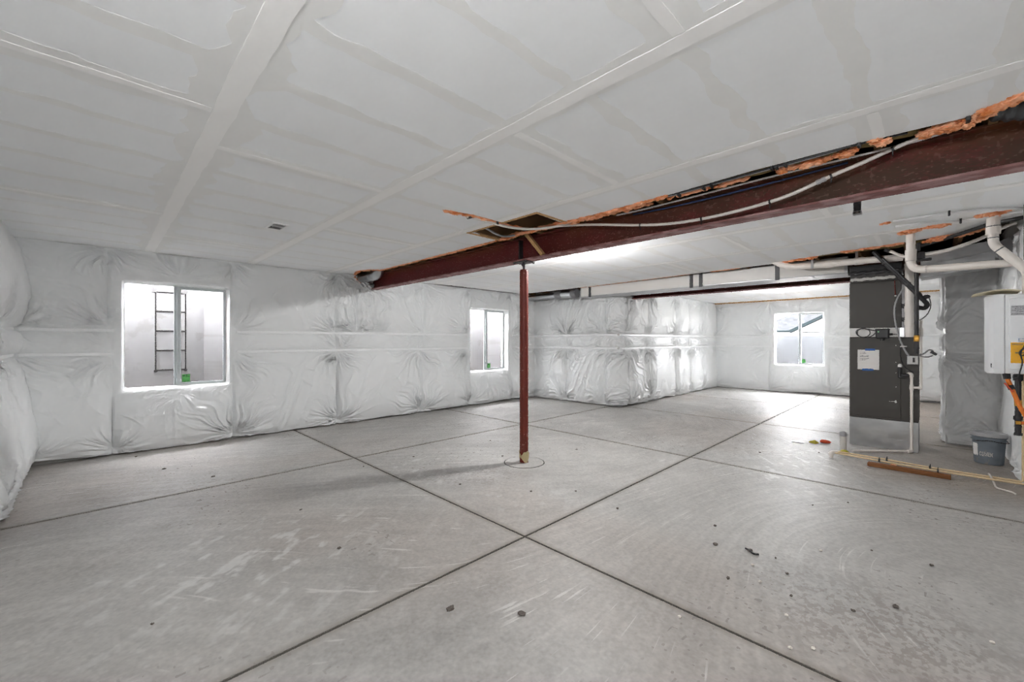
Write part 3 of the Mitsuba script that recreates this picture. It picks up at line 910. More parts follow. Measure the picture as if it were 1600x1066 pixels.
post = thing('support_post', 'dark red round steel post standing in the middle of the floor', 'post')
PX, PY = 3.675, 3.505
add(post + '__pipe', lathe([(0, 0.0), (0.052, 0.0), (0.052, 2.325), (0.046, 2.345), (0.040, 2.348), (0.0, 2.348)], (PX, PY, 0.003), 40), 'mat_post', 35)
pw = []
for i, (z0, z1, rr) in enumerate(((0.012, 0.135, 0.056),)):
    th = np.linspace(0, 2 * np.pi, 41)[:-1]
    top = 0.125 + 0.022 * np.sin(th * 3 + 1) + 0.012 * np.sin(th * 7)
    bot = 0.035 + 0.03 * np.sin(th * 2 + 2.2)
    vo = np.vstack([np.column_stack([PX + rr * np.cos(th), PY + rr * np.sin(th), bot]), np.column_stack([PX + (rr + 0.006) * np.cos(th), PY + (rr + 0.006) * np.sin(th), top])])
    f = []
    for j in range(40):
        q = (j + 1) % 40
        f += [[j, q, 40 + q], [j, 40 + q, 40 + j]]
    pw = trimesh.Trimesh(vo, np.array(f), process=False)
add(post + '__paper_wrap', pw, 'mat_paper', True, label='torn yellowish paper around the foot')
add(post + '__jack_screw', cyl((PX, PY, 2.345), (PX, PY, 2.435), 0.018, 14), 'mat_black', 30)
add(post + '__cap_plate', box(PX - 0.085, PX + 0.085, PY - 0.11, PY + 0.11, 2.434, 2.4445, 0.002), 'mat_dark_metal')
for sx in (-1, 1):
    for sy in (-1, 1):
        add(post + '__bolt', lathe([(0, 0), (0.012, 0), (0.012, 0.012), (0.0, 0.014)], (PX + sx * 0.07, PY + sy * 0.095, 2.4205), 6), 'mat_black')

add('timber_brace', beam_box((3.50, 3.37, 2.80), (3.605, 3.135, 2.468), 0.038, 0.088, 0.003, up=(1, 0.4, 0.2)), 'mat_wood',
    label='short sawn timber leaning on the red beam above the post', cat='timber')

# ------------------------------------------------------------------ things along the gap beside the main beam
k = thing('sagging_conduit', 'white plastic conduit sagging across the main red beam', 'conduit')
cp = [(3.40, 3.28, 2.715), (3.46, 2.78, 2.70), (3.51, 2.30, 2.63), (3.52, 1.885, 2.545), (3.52, 1.53, 2.495), (3.52, 1.216, 2.487), (3.52, 0.94, 2.501), (3.52, 0.695, 2.536), (3.51, 0.475, 2.597), (3.51, 0.325, 2.634), (3.50, 0.157, 2.679), (3.49, 0.016, 2.705), (3.48, -0.115, 2.715)]
cps = spline(cp, 120)
add(k + '__tube', tube(cps, 0.0125, 10), 'mat_conduit', True)
for yy in (1.87, 1.35, 0.83, 0.49, 0.16):
    i = int(np.argmin(abs(cps[:, 1] - yy)))
    t_ = cps[i + 1] - cps[i - 1]; t_ /= np.linalg.norm(t_)
    add(k + '__tie', [cyl(cps[i] - t_ * 0.006, cps[i] + t_ * 0.006, 0.0165, 10), box(cps[i][0] - .003, cps[i][0] + .003, cps[i][1] - .003, cps[i][1] + .003, cps[i][2] - .045, cps[i][2] - .008)], 'mat_black')
i = int(np.argmin(abs(cps[:, 1] - 0.535)))
t_ = cps[i + 1] - cps[i - 1]; t_ /= np.linalg.norm(t_)
add(k + '__coupling', [cyl(cps[i] - t_ * 0.028, cps[i] - t_ * 0.006, 0.0175, 12), cyl(cps[i] - t_ * 0.006, cps[i] + t_ * 0.006, 0.0155, 12), cyl(cps[i] + t_ * 0.006, cps[i] + t_ * 0.028, 0.0175, 12)], 'mat_grey_plastic', 30)

add('white_water_tube', tube(spline([(3.555, 2.15, 2.70), (3.54, 1.52, 2.692), (3.52, 0.73, 2.695), (3.52, 0.26, 2.692), (3.52, 0.0, 2.70), (3.50, -0.2, 2.73)], 60), 0.008, 8), 'mat_white', True,
    label='thin straight white tube along the top edge of the main beam', cat='water tube')
add('blue_water_tube', tube(spline([(3.60, 2.0, 2.685), (3.60, 1.4, 2.668), (3.595, 0.9, 2.672), (3.60, 0.4, 2.69)], 40), 0.008, 8), 'mat_blue_dark', True,
    label='thin dark blue tube against the web of the main beam', cat='water tube')
k = thing('ceiling_cable', 'black and grey cables clipped along the ceiling edge beside the main beam', 'cable')
add(k + '__cable', tube(spline([(3.33, 1.75, 2.70), (3.345, 1.4, 2.688), (3.315, 1.0, 2.684), (3.305, 0.7, 2.684), (3.31, 0.40, 2.69), (3.36, 0.1, 2.70)], 50), 0.007, 6), 'mat_black', True)
add(k + '__cable', tube(spline([(3.37, 1.75, 2.70), (3.375, 1.4, 2.692), (3.345, 1.0, 2.69), (3.335, 0.7, 2.688), (3.34, 0.40, 2.70)], 50), 0.008, 6), 'mat_grey_plastic', True)
for (x, y) in ((3.372, 1.46), (3.365, 1.26), (3.36, 1.20), (3.315, 0.78), (3.315, 0.755), (3.31, 0.70), (3.30, 0.313), (3.335, -0.139)):
    add(k + '__clip', box(x - 0.022, x + 0.03, y - 0.009, y + 0.009, 2.668, 2.705, 0.003), 'mat_black')
add('gap_insulation_batt', [blob((3.62 - 0.14, y, 2.76), 0.11, 5 + i, (0.6, 1.4, 0.35), 0.25, 1.5) for i, y in enumerate(np.arange(0.1, 2.5, 0.16))], 'mat_insul_brown', True,
    label='brown fibre insulation stuffed above the main beam', cat='insulation batt')


def foamthing(pts, r, seed, label, **kw):
    return add('spray_foam', foam(pts, r, seed, **kw), 'mat_foam', True, label=label, cat='spray foam')


foamthing([(3.40, 6.55, 2.69), (3.40, 5.5, 2.69), (3.40, 4.4, 2.69), (3.395, 3.70, 2.692)], 0.020, 101, 'thin pink foam bead along the ceiling edge left of the post', step=1.0, squash=(1, 1.6, 0.7))
foamthing([(3.39, 3.65, 2.70), (3.41, 3.1, 2.71), (3.40, 2.65, 2.705)], 0.03, 102, 'foam lumps between the ceiling hole and the main beam')
foamthing([(3.36, 2.62, 2.685), (3.37, 2.2, 2.685), (3.36, 1.8, 2.685), (3.345, 1.55, 2.69)], 0.027, 103, 'orange foam bead along the ceiling edge right of the post', step=0.8)
foamthing([(3.45, 2.62, 2.70), (3.45, 2.2, 2.695), (3.45, 1.75, 2.695)], 0.024, 104, 'second orange foam bead between the ceiling edge and the main beam', step=0.9)
foamthing([(3.42, 1.55, 2.69), (3.42, 1.25, 2.69), (3.41, 0.95, 2.69)], 0.022, 105, 'small orange foam streak above the middle of the sagging conduit', step=0.9)
foamthing([(3.41, 0.74, 2.685), (3.41, 0.5, 2.688), (3.42, 0.36, 2.69)], 0.030, 106, 'thick orange foam streak above the conduit coupling', step=0.6)
foamthing([(3.335, 0.245, 2.682), (3.335, 0.19, 2.682)], 0.034, 107, 'single round lump of orange foam on the ceiling edge', step=0.5)
foamthing([(3.43, 0.0, 2.70), (3.40, -0.09, 2.695), (3.37, -0.17, 2.69), (3.28, -0.22, 2.69), (3.22, -0.36, 2.69), (3.20, -0.5, 2.69)], 0.036, 108, 'orange foam wrapped around the black flexible duct', step=0.45)
# the foamed slot that leads to the hole, with a white pipe in it
foamthing([(2.27, 3.17, 2.69), (2.55, 3.125, 2.69), (2.95, 3.12, 2.69), (3.2, 3.1, 2.69)], 0.026, 109, 'narrow orange foamed slot running into the ceiling hole', step=0.7, squash=(1.3, 0.8, 0.5))
k = thing('slot_conduit', 'white conduit lying in the foamed ceiling slot', 'conduit')
add(k + '__tube', tube(spline([(2.50, 3.15, 2.68), (2.8, 3.12, 2.672), (3.1, 3.05, 2.66), (3.35, 2.85, 2.675), (3.42, 2.6, 2.70)], 40), 0.014, 8), 'mat_conduit', True)
for x, y in ((2.53, 3.14), (2.86, 3.12)):
    add(k + '__clip', box(x - 0.012, x + 0.012, y - 0.03, y + 0.03, 2.664, 2.70, 0.003), 'mat_black')
add('hole_water_tube', tube(spline([(2.98, 3.55, 2.78), (3.1, 3.45, 2.70), (3.25, 3.42, 2.67), (3.38, 3.36, 2.70), (3.42, 3.2, 2.76)], 40), 0.012, 8), 'mat_grey_plastic', True,
    label='grey tube looping down through the ceiling hole', cat='water tube')

# ducts at both ends of the beam
k = thing('round_duct', 'silver round duct elbow in the ceiling notch by the window wall', 'duct')
path = fillet([(3.43, 7.52, 2.625), (3.44, 6.98, 2.635), (3.47, 6.80, 2.80)], 0.14, 8)
add(k + '__pipe', tube([(3.43, 7.50, 2.63), (3.435, 7.05, 2.64)], 0.085, 20), 'mat_galv', 30)
add(k + '__elbow', tube(fillet([(3.435, 7.05, 2.64), (3.44, 6.80, 2.65), (3.46, 6.74, 2.86)], 0.13, 6), 0.092, 20), 'mat_galv', 20)
add(k + '__band', [tube([(3.435, 7.06, 2.64), (3.435, 7.03, 2.64)], 0.096, 20), tube([(3.438, 6.93, 2.645), (3.438, 6.91, 2.645)], 0.097, 20)], 'mat_galv', 20)
add(k + '__foil_collar', [blob((3.50, 7.40, 2.53), 0.10, 9, (1.0, 0.9, 0.6), 0.5, 1.6)], 'mat_galv', label='crumpled foil at the wall')
foamthing([(3.29, 7.42, 2.69), (3.165, 6.95, 2.69), (3.22, 6.72, 2.69), (3.42, 6.57, 2.69)], 0.022, 110, 'orange foam edge of the ceiling notch by the window wall', step=0.8)
foamthing([(3.26, 7.45, 2.69), (3.36, 7.42, 2.60), (3.44, 7.40, 2.52)], 0.02, 111, 'orange foam strip between the silver elbow and the window wall', step=0.8)
k = thing('flexible_duct', 'black ribbed flexible duct at the right end of the main beam', 'duct')
fp = spline([(3.43, -0.20, 2.80), (3.43, -0.28, 2.735), (3.43, -0.42, 2.71), (3.43, -0.66, 2.71)], 60)
rad = 0.075 + 0.006 * np.sin(np.arange(60) * 1.3)
add(k + '__hose', tube(fp, rad, 24), 'mat_flex', 40)
add(k + '__band', tube([fp[38], fp[41]], 0.084, 24), 'mat_grey_dark', 40)

# ------------------------------------------------------------------ ceiling pieces
k = thing('ceiling_register', 'small white ceiling vent with dark slots above the first window', 'vent')
vx0, vx1, vy0, vy1 = 1.235, 1.395, 4.70, 4.975
add(k + '__frame', [box(vx0, vx1, vy0, vy0 + 0.022, CEIL - 0.012, CEIL + 0.002, 0.002), box(vx0, vx1, vy1 - 0.022, vy1, CEIL - 0.012, CEIL + 0.002, 0.002),
                    box(vx0, vx0 + 0.022, vy0, vy1, CEIL - 0.012, CEIL + 0.002, 0.002), box(vx1 - 0.022, vx1, vy0, vy1, CEIL - 0.012, CEIL + 0.002, 0.002)], 'mat_white')
add(k + '__backing', box(vx0 + 0.02, vx1 - 0.02, vy0 + 0.02, vy1 - 0.02, CEIL - 0.003, CEIL - 0.001), 'mat_black')
for i in range(9):
    y = vy0 + 0.035 + i * 0.0255
    if i == 4:
        add(k + '__divider', box(vx0 + 0.02, vx1 - 0.02, y - 0.006, y + 0.006, CEIL - 0.010, CEIL - 0.002), 'mat_white')
        continue
    add(k + '__slat', beam_box((vx0 + 0.02, y, CEIL - 0.008), (vx1 - 0.02, y, CEIL - 0.008), 0.006 if i < 4 else 0.022, 0.0015, 0, up=(0, 0.6 if i < 4 else -0.35, 1)), 'mat_grey_plastic')

k = thing('hanger_bracket', 'black hanging strap with a galvanised foot under the main beam', 'bracket')
add(k + '__strap', box(4.297, 4.303, 0.395, 0.443, 2.51, CEIL), 'mat_black')
add(k + '__foot', [box(4.26, 4.303, 0.388, 0.446, 2.487, 2.512, 0.003)], 'mat_galv')
for y in (0.402, 0.432):
    add(k + '__screw', cyl((4.259, y, 2.50), (4.266, y, 2.50), 0.007, 8), 'mat_black')

for i, (pts, lab) in enumerate((([(5.593, 0.272), (5.604, -0.114), (5.676, -0.342), (5.838, -0.56), (5.95, -0.66)], 'white tube curving across the ceiling in front of the vent pipes'),
                                ([(5.864, 0.261), (6.00, -0.10), (6.04, -0.201), (6.03, -0.341), (6.05, -0.65)], 'white tube on the ceiling just before the orange foam collar'))):
    k = thing('ceiling_water_tube', lab, 'water tube')
    add(k + '__tube', tube(spline([(a, b, 2.668) for a, b in pts], 40), 0.012, 8), 'mat_white', True)
    cx_, cy_ = ((5.604, -0.114), (6.04, -0.201))[i]
    add(k + '__clip', box(cx_ - 0.02, cx_ + 0.02, cy_ - 0.008, cy_ + 0.008, 2.645, CEIL, 0.003), 'mat_black')
foamthing([(5.71, 0.37, 2.685), (5.70, 0.32, 2.685)], 0.03, 112, 'small lone tuft of orange foam on the ceiling left of the vent pipes', step=0.6)
foamthing([(6.30, 0.24, 2.685), (6.25, 0.10, 2.685), (6.2, 0.0, 2.685), (6.2, -0.12, 2.688)], 0.034, 113, 'long orange foam collar over the first vent pipe', step=0.5)
foamthing([(6.0, -0.31, 2.685), (5.98, -0.40, 2.682), (6.0, -0.48, 2.685)], 0.036, 114, 'orange foam collar over the vent pipe nearest the heater', step=0.4)
foamthing([(7.13, 0.85, 2.685), (7.08, 0.55, 2.685), (7.0, 0.25, 2.685)], 0.028, 115, 'orange foam edge above the furnace', step=0.7)
foamthing([(6.93, 0.05, 2.66), (6.85, -0.2, 2.67), (6.75, -0.38, 2.685)], 0.035, 116, 'ragged orange foam above the grey return duct', step=0.5)
foamthing([(7.55, 2.7, 2.688), (7.53, 2.25, 2.688)], 0.016, 117, 'thin orange foam streak above the trunk duct', step=0.9)
foamthing([(7.44, 1.68, 2.69), (7.34, 1.40, 2.685), (7.28, 1.20, 2.688)], 0.034, 118, 'orange foam where the white drain pipe meets the ceiling', step=0.5)
foamthing([(8.45, 4.98, 2.64), (8.60, 5.0, 2.58), (8.62, 4.98, 2.48)], 0.05, 119, 'orange foam pocket around the far beam end', step=0.4)
foamthing([(7.62, 7.38, 2.68), (7.82, 7.32, 2.66)], 0.03, 120, 'orange foam at the corner behind the red post', step=0.5)
foamthing([(7.735, 5.6, 2.69), (7.69, 4.8, 2.69), (7.64, 4.0, 2.69), (7.58, 3.1, 2.69)], 0.010, 121, 'fine orange foam line along the far ceiling edge', step=1.1)

# ------------------------------------------------------------------ trunk duct and the pipes along it
k = thing('trunk_duct', 'long silver trunk duct hanging beside the far red beam', 'duct')
for a, b in ((5.62, 4.2), (4.2, 2.7), (2.7, 1.3), (1.3, 0.86)):
    add(k + '__section', box(7.76, 8.28, b + 0.002, a - 0.002, 2.475, 2.72, 0.003), 'mat_duct')
for y in (4.2, 2.7, 1.3):
    add(k + '__joint_band', box(7.753, 8.287, y - 0.012, y + 0.012, 2.468, 2.725, 0.003), 'mat_duct')
add(k + '__white_side', box(7.748, 7.756, 0.9, 5.6, 2.49, 2.70, 0.002), 'mat_wrap', label='pale side face of the duct')
for y, z in ((5.36, 2.0), (3.12, 0), (2.95, 0), (1.75, 0)):
    add(k + '__hanger_strap', box(7.735, 7.745, y - 0.03, y + 0.03, 2.46, CEIL + 0.02), 'mat_flex')
k = thing('branch_duct', 'silver round branch duct with dark elbows beside the post', 'duct')
add(k + '__pipe', tube([(7.95, 7.35, 2.60), (7.93, 6.45, 2.60)], 0.075, 20), 'mat_galv', 30)
add(k + '__sleeve', tube([(7.93, 6.30, 2.61), (7.93, 5.98, 2.60)], 0.10, 20), 'mat_galv', 30)
add(k + '__elbow', tube([(7.93, 6.46, 2.60), (7.93, 6.28, 2.61)], 0.108, 20), 'mat_grey_dark', 30)
add(k + '__elbow', tube([(7.93, 5.98, 2.60), (7.93, 5.84, 2.60)], 0.11, 20), 'mat_grey_dark', 30)
k = thing('drain_pipe', 'white drain pipe curving from the ceiling along the duct to the furnace', 'pipe')
dp = fillet([(7.42, 1.78, 2.76), (7.40, 1.55, 2.60), (7.38, 1.1, 2.575), (7.36, 0.78, 2.575), (7.36, 0.26, 2.56)], 0.14, 8)
add(k + '__pipe', tube(dp, 0.045, 16), 'mat_pvc', 40)
for y in (1.02, 0.70):
    add(k + '__coupling', tube([(7.373, y + 0.05, 2.575), (7.373, y - 0.05, 2.574)], 0.052, 16), 'mat_pvc', 30)
for y in (1.22, 0.72):
    add(k + '__hanger', [box(7.33, 7.336, y - 0.014, y + 0.014, 2.53, CEIL + 0.05)], 'mat_galv')
add('gap_insulation_batt', [blob((7.36 + 0.02 * math.sin(i * 2.0), y, 2.735), 0.10, 35 + i, (0.8, 1.4, 0.38), 0.3, 1.6) for i, y in enumerate(np.arange(0.2, 1.5, 0.15))], 'mat_insul_brown', True,
    label='brown fibre insulation hanging in the ceiling gap above the furnace', cat='insulation batt')
add('metal_strut', box(5.78, 5.82, -0.612, -0.572, 2.20, CEIL, 0.003), 'mat_grey_dark', label='dark metal strut hanging from the ceiling at the right edge', cat='strut')
foamthing([(8.62, 4.9, 2.66), (8.64, 4.8, 2.66)], 0.02, 122, 'thin orange foam beside the far beam end', step=0.8)

# ------------------------------------------------------------------ furnace
k = thing('furnace', 'tall dark grey furnace cabinet on a silver base', 'furnace')
fx = 7.65
add(k + '__base', box(fx, 8.28, 0.12, 0.832, 0.0, 0.40, 0.004), 'mat_galv', label='shiny galvanised base')
each(k + '__base__seam', [box(fx - 0.003, fx + 0.01, 0.125, 0.828, z, z + 0.005) for z in (0.14, 0.285)], 'mat_duct')
add(k + '__lower_cabinet', box(fx, 8.28, 0.12, 0.832, 0.40, 1.535, 0.006), 'mat_furnace')
add(k + '__access_panel', box(fx - 0.010, fx + 0.004, 0.292, 0.826, 0.43, 1.53, 0.004), 'mat_furnace')
add(k + '__latch', [box(fx - 0.014, fx - 0.008, 0.33, 0.41, 0.655, 0.662), box(fx - 0.014, fx - 0.008, 0.335, 0.350, 0.64, 0.677)], 'mat_silver_band')
for z in (1.42, 1.19, 1.05, 0.86):
    add(k + '__screw', cyl((fx - 0.013, 0.34, z), (fx - 0.008, 0.34, z), 0.006, 8), 'mat_silver_band')
add(k + '__silver_band', box(fx + 0.004, 8.26, 0.285, 0.828, 1.535, 1.662), 'mat_silver_band', label='silver strip between the two cabinets')
add(k + '__upper_cabinet', box(fx - 0.004, 8.25, 0.285, 0.832, 1.662, 2.305, 0.006), 'mat_furnace')
add(k + '__collar', [box(fx + 0.012, 8.22, 0.30, 0.825, 2.305, 2.43, 0.004)], 'mat_dark_metal')
mp = []
for i in range(14):
    y = 0.80 - i * 0.033
    mp.append(blob((fx + 0.010, y, 2.352 + 0.006 * math.sin(i * 1.7)), 0.026, 200 + i, (0.25, 1.1, 0.85), 0.3, 2))
add(k + '__mastic', mp, 'mat_mastic', True, label='smeared white duct sealant')
add(k + '__plenum', box(fx + 0.004, 8.22, 0.285, 0.835, 2.43, 2.55, 0.004), 'mat_black')
for i in range(1):
    add(k + '__plenum__tar', [blob((fx + 0.002, 0.82 - j * 0.037, 2.44 + 0.01 * math.sin(j * 2.1)), 0.028, 230 + j, (0.3, 1.2, 0.8), 0.5, 2) for j in range(15)], 'mat_black', True)
add(k + '__side_trim', [box(fx - 0.002, fx + 0.03, 0.235, 0.284, 1.53, 2.24, 0.003)], 'mat_grey_plastic')
each(k + '__line_fitting', [box(fx - 0.03, fx + 0.0, 0.225, 0.285, z, z + 0.055, 0.005) for z in (1.60, 1.74, 1.92)], 'mat_black')
add(k + '__vent_tube', tube(spline([(fx - 0.012, 0.352, 2.30), (fx - 0.014, 0.350, 2.2), (fx - 0.014, 0.345, 2.10)], 12), 0.006, 6), 'mat_post', True, label='thin dark red cord')
add(k + '__cord_end', cyl((fx - 0.014, 0.345, 2.10), (fx - 0.014, 0.345, 2.085), 0.011, 8), 'mat_white')

k = thing('paper_notice', 'white paper notice taped to the furnace door with blue tape', 'notice')
add(k + '__sheet', box(fx - 0.0135, fx - 0.0115, 0.510, 0.741, 1.080, 1.357), 'mat_sheet')
for (z, y0) in ((1.318, 0.655), (1.300, 0.63), (1.270, 0.62), (1.255, 0.625), (1.228, 0.615), (1.212, 0.65)):
    add(k + '__print_line', box(fx - 0.0145, fx - 0.0134, y0, 0.715, z, z + 0.005), 'mat_print')
for (y0, y1, z0, z1) in ((0.553, 0.660, 1.345, 1.374), (0.570, 0.690, 1.064, 1.092)):
    add(k + '__tape', box(fx - 0.0155, fx - 0.0136, y0, y1, z0, z1), 'mat_blue', label='strip of blue tape')

k = thing('condensate_pump', 'black pump box with a green light on the furnace front', 'pump')
add(k + '__body', box(fx - 0.085, fx - 0.005, 0.405, 0.545, 1.515, 1.645, 0.014), 'mat_black', 30)
add(k + '__lid', box(fx - 0.088, fx - 0.004, 0.40, 0.55, 1.625, 1.648, 0.006), 'mat_black')
add(k + '__knob', cyl((fx - 0.06, 0.475, 1.515), (fx - 0.06, 0.475, 1.487), 0.022, 12), 'mat_black', 30)
add(k + '__light', cyl((fx - 0.085, 0.515, 1.607), (fx - 0.089, 0.515, 1.607), 0.008, 10), 'mat_led')
lp = [(fx - 0.03, 0.55 + 0.0, 1.60)] + [(fx - 0.03 - 0.004 * j, 0.672 + 0.070 * math.cos(t), 1.595 + 0.062 * math.sin(t)) for j, t in enumerate(np.linspace(-1.0, 5.6, 16))] + [(fx - 0.04, 0.545, 1.62)]
add(k + '__cable', tube(spline(lp, 90), 0.0055, 6), 'mat_black', True)
add(k + '__connector', [cyl((fx - 0.045, 0.405, 1.57), (fx - 0.045, 0.37, 1.572), 0.014, 10), cyl((fx - 0.045, 0.37, 1.572), (fx - 0.045, 0.30, 1.575), 0.004, 6)], 'mat_black')

# grey conduit, switch box, whip
k = thing('flexible_conduit', 'grey flexible conduit bowing down the furnace front', 'conduit')
gp_ = spline([(fx - 0.03, 0.238, 2.23), (fx - 0.045, 0.285, 2.14), (fx - 0.05, 0.34, 2.0), (fx - 0.05, 0.352, 1.81), (fx - 0.05, 0.327, 1.633), (fx - 0.045, 0.275, 1.42), (fx - 0.04, 0.215, 1.285)], 80)
add(k + '__hose', tube(gp_, 0.011 + 0.0012 * np.sin(np.arange(80) * 1.6), 10), 'mat_grey_plastic', True)
add(k + '__clamp', [box(fx - 0.062, fx - 0.01, 0.23, 0.30, 1.400, 1.415, 0.003)], 'mat_silver_band')
k = thing('switch_box', 'small grey electrical switch box on the furnace', 'switch box')
add(k + '__box', box(fx - 0.065, fx - 0.011, 0.122, 0.232, 1.17, 1.285, 0.004), 'mat_grey_plastic')
add(k + '__cover', box(fx - 0.070, fx - 0.064, 0.128, 0.226, 1.176, 1.279, 0.003), 'mat_silver_band')
add(k + '__toggle', box(fx - 0.084, fx - 0.069, 0.155, 0.176, 1.20, 1.26, 0.003), 'mat_black')
k = thing('power_whip', 'pair of dark cable loops sticking out beside the furnace', 'cable')
add(k + '__cable', tube(spline([(fx - 0.10, 0.11, 1.31), (fx - 0.12, 0.055, 1.335), (fx - 0.13, 0.02, 1.365), (fx - 0.13, -0.015, 1.345)], 30), 0.009, 8), 'mat_grey_dark', True)
add(k + '__cable', tube(spline([(fx - 0.10, 0.11, 1.29), (fx - 0.12, 0.06, 1.275), (fx - 0.13, 0.02, 1.28), (fx - 0.13, -0.01, 1.30)], 30), 0.008, 8), 'mat_grey_dark', True)
add(k + '__plug', beam_box((fx - 0.13, 0.01, 1.345), (fx - 0.13, -0.045, 1.305), 0.04, 0.032, 0.006), 'mat_black')

# condensate drain in white pipe
k = thing('condensate_drain', 'thin white condensate pipe from the furnace trap along the floor', 'pipe')
dx = fx - 0.035
add(k + '__riser', tube(fillet([(dx, 0.235, 1.04), (dx, 0.187, 1.045), (dx, 0.187, 0.022), (7.46, 0.34, 0.022), (7.10, 0.74, 0.022)], 0.012, 4), 0.016, 12), 'mat_pvc', 30)
add(k + '__elbow', [tube(fillet([(dx, 0.225, 1.045), (dx, 0.187, 1.047), (dx, 0.187, 1.0)], 0.02, 4), 0.0205, 12)], 'mat_pvc', 30)
add(k + '__tee', [cyl((dx, 0.187, 0.90), (dx, 0.187, 0.83), 0.0215, 12), tube([(dx, 0.187, 0.866), (dx, 0.12, 0.866)], 0.016, 12), tube([(dx, 0.125, 0.866), (dx, 0.088, 0.866)], 0.021, 12)], 'mat_pvc', 30)
add(k + '__vent_riser', tube(fillet([(dx, 0.11, 0.866), (dx, 0.10, 0.866), (dx, 0.10, 1.62)], 0.008, 3), 0.015, 12), 'mat_pvc', 30)
each(k + '__coupling', [cyl((dx, 0.10, 1.535), (dx, 0.10, 1.65), 0.022, 12), cyl((dx, 0.10, 1.65), (dx, 0.098, 1.75), 0.014, 12)], 'mat_conduit', 30)
add(k + '__foot_elbow', tube(fillet([(dx, 0.187, 0.06), (dx, 0.187, 0.024), (dx - 0.05, 0.222, 0.024)], 0.02, 4), 0.021, 12), 'mat_pvc', 30)
k = thing('drain_trap', 'black drain trap with a white cap on the furnace side', 'trap')
add(k + '__body', [tube(fillet([(dx, 0.30, 1.13), (dx, 0.30, 1.01), (dx, 0.225, 1.01), (dx, 0.225, 1.05)], 0.03, 5), 0.022, 12), box(dx - 0.02, dx + 0.02, 0.235, 0.32, 0.985, 1.04, 0.006)], 'mat_black', 30)
add(k + '__cap', lathe([(0.0, 0.045), (0.014, 0.042), (0.022, 0.025), (0.024, 0.0), (0.0, 0.0)], (dx, 0.30, 1.13), 14), 'mat_white', 30)
add(k + '__wire', tube(spline([(dx, 0.30, 1.49), (dx - 0.01, 0.295, 1.35), (dx, 0.285, 1.22), (dx, 0.24, 1.12), (dx, 0.17, 1.07)], 40), 0.005, 6), 'mat_black', True)

# flue, gas pipe and the slanted black pipes
k = thing('flue_pipe', 'white flue pipe running down beside the furnace', 'pipe')
add(k + '__pipe', tube([(7.50, 0.205, 2.60), (7.50, 0.205, 1.53)], 0.044, 18), 'mat_pvc', 30)
for z in (2.46, 1.90, 1.72, 1.60):
    add(k + '__coupling', tube([(7.50, 0.205, z + 0.035), (7.50, 0.205, z - 0.035)], 0.0495, 18), 'mat_pvc', 30)
add(k + '__bracket', box(7.47, 7.53, 0.25, 0.30, 1.53, 1.66, 0.004), 'mat_galv')
k = thing('gas_pipe', 'black iron gas pipe with a yellow valve beside the furnace', 'pipe')
add(k + '__pipe', tube([(7.22, 0.133, 2.52), (7.22, 0.133, 1.53)], 0.0215, 14), 'mat_black', 30)
add(k + '__valve', [cyl((7.22, 0.133, 1.55), (7.22, 0.133, 1.475), 0.027, 12), box(7.19, 7.215, 0.11, 0.155, 1.495, 1.53, 0.004)], 'mat_brass', 30, label='yellow gas valve')
add(k + '__drip_leg', [tube([(7.22, 0.133, 1.48), (7.22, 0.133, 1.32)], 0.019, 14), cyl((7.22, 0.133, 1.40), (7.22, 0.133, 1.385), 0.028, 12)], 'mat_black', 30)
k = thing('slanted_pipe', 'pair of black insulated lines slanting down from the ceiling to the furnace', 'pipe')
add(k + '__line', tube([(7.32, 0.545, 2.67), (7.30, 0.20, 2.175), (7.30, 0.06, 1.975)], 0.026, 12), 'mat_black', 30)
add(k + '__line', tube([(7.27, 0.45, 2.56), (7.25, 0.18, 2.18), (7.25, 0.09, 2.05)], 0.014, 10), 'mat_flex', 30)
add(k + '__copper_line', tube([(7.285, 0.425, 2.535), (7.27, 0.215, 2.235)], 0.006, 8), 'mat_mastic', 30)
each(k + '__clamp', [cyl((7.31, 0.44, 2.515), (7.31, 0.428, 2.50), 0.034, 12), cyl((7.30, 0.22, 2.215), (7.30, 0.21, 2.20), 0.034, 12)], 'mat_dark_metal', 30)
add(k + '__elbow', [tube(fillet([(7.30, 0.06, 1.975), (7.30, 0.035, 1.93), (7.30, 0.06, 1.885), (7.30, 0.12, 1.90)], 0.03, 5), 0.026, 12), blob((7.29, 0.045, 2.03), 0.035, 77, (1, 1, 0.7), 0.2)], 'mat_black', 30)
add(k + '__wire', tube(spline([(7.29, 0.03, 2.03), (7.28, 0.01, 1.95), (7.28, 0.03, 1.83), (7.27, 0.11, 1.74)], 30), 0.005, 6), 'mat_black', True)

# ------------------------------------------------------------------ white vent pipes by the heater
k = thing('vent_pipe', 'white vent pipe dropping from the ceiling and turning towards the heater wall', 'pipe')
add(k + '__pipe', tube(fillet([(6.38, 0.164, 2.70), (6.38, 0.164, 2.262), (6.38, -0.62, 2.250)], 0.115, 10), 0.039, 18), 'mat_pvc', 30)
add(k + '__coupling', tube([(6.38, 0.164, 2.49), (6.38, 0.164, 2.37)], 0.048, 18), 'mat_pvc', 30)
each(k + '__elbow_ring', [tube([(6.38, 0.164, 2.372), (6.38, 0.164, 2.36)], 0.044, 18), tube([(6.38, 0.050, 2.263), (6.38, 0.036, 2.263)], 0.044, 18)], 'mat_conduit', 30)
k = thing('vent_pipe', 'white vent pipe bending down into the top of the water heater', 'pipe')
add(k + '__pipe', tube(fillet([(6.07, -0.414, 2.70), (6.07, -0.414, 2.405), (6.07, -0.625, 2.125), (6.16, -0.635, 1.93)], 0.05, 8), 0.037, 18), 'mat_pvc', 30)
each(k + '__coupling', [tube([(6.07, -0.414, 2.70), (6.07, -0.414, 2.575)], 0.046, 18), tube([(6.07, -0.414, 2.575), (6.07, -0.414, 2.50)], 0.050, 18)], 'mat_pvc', 30)
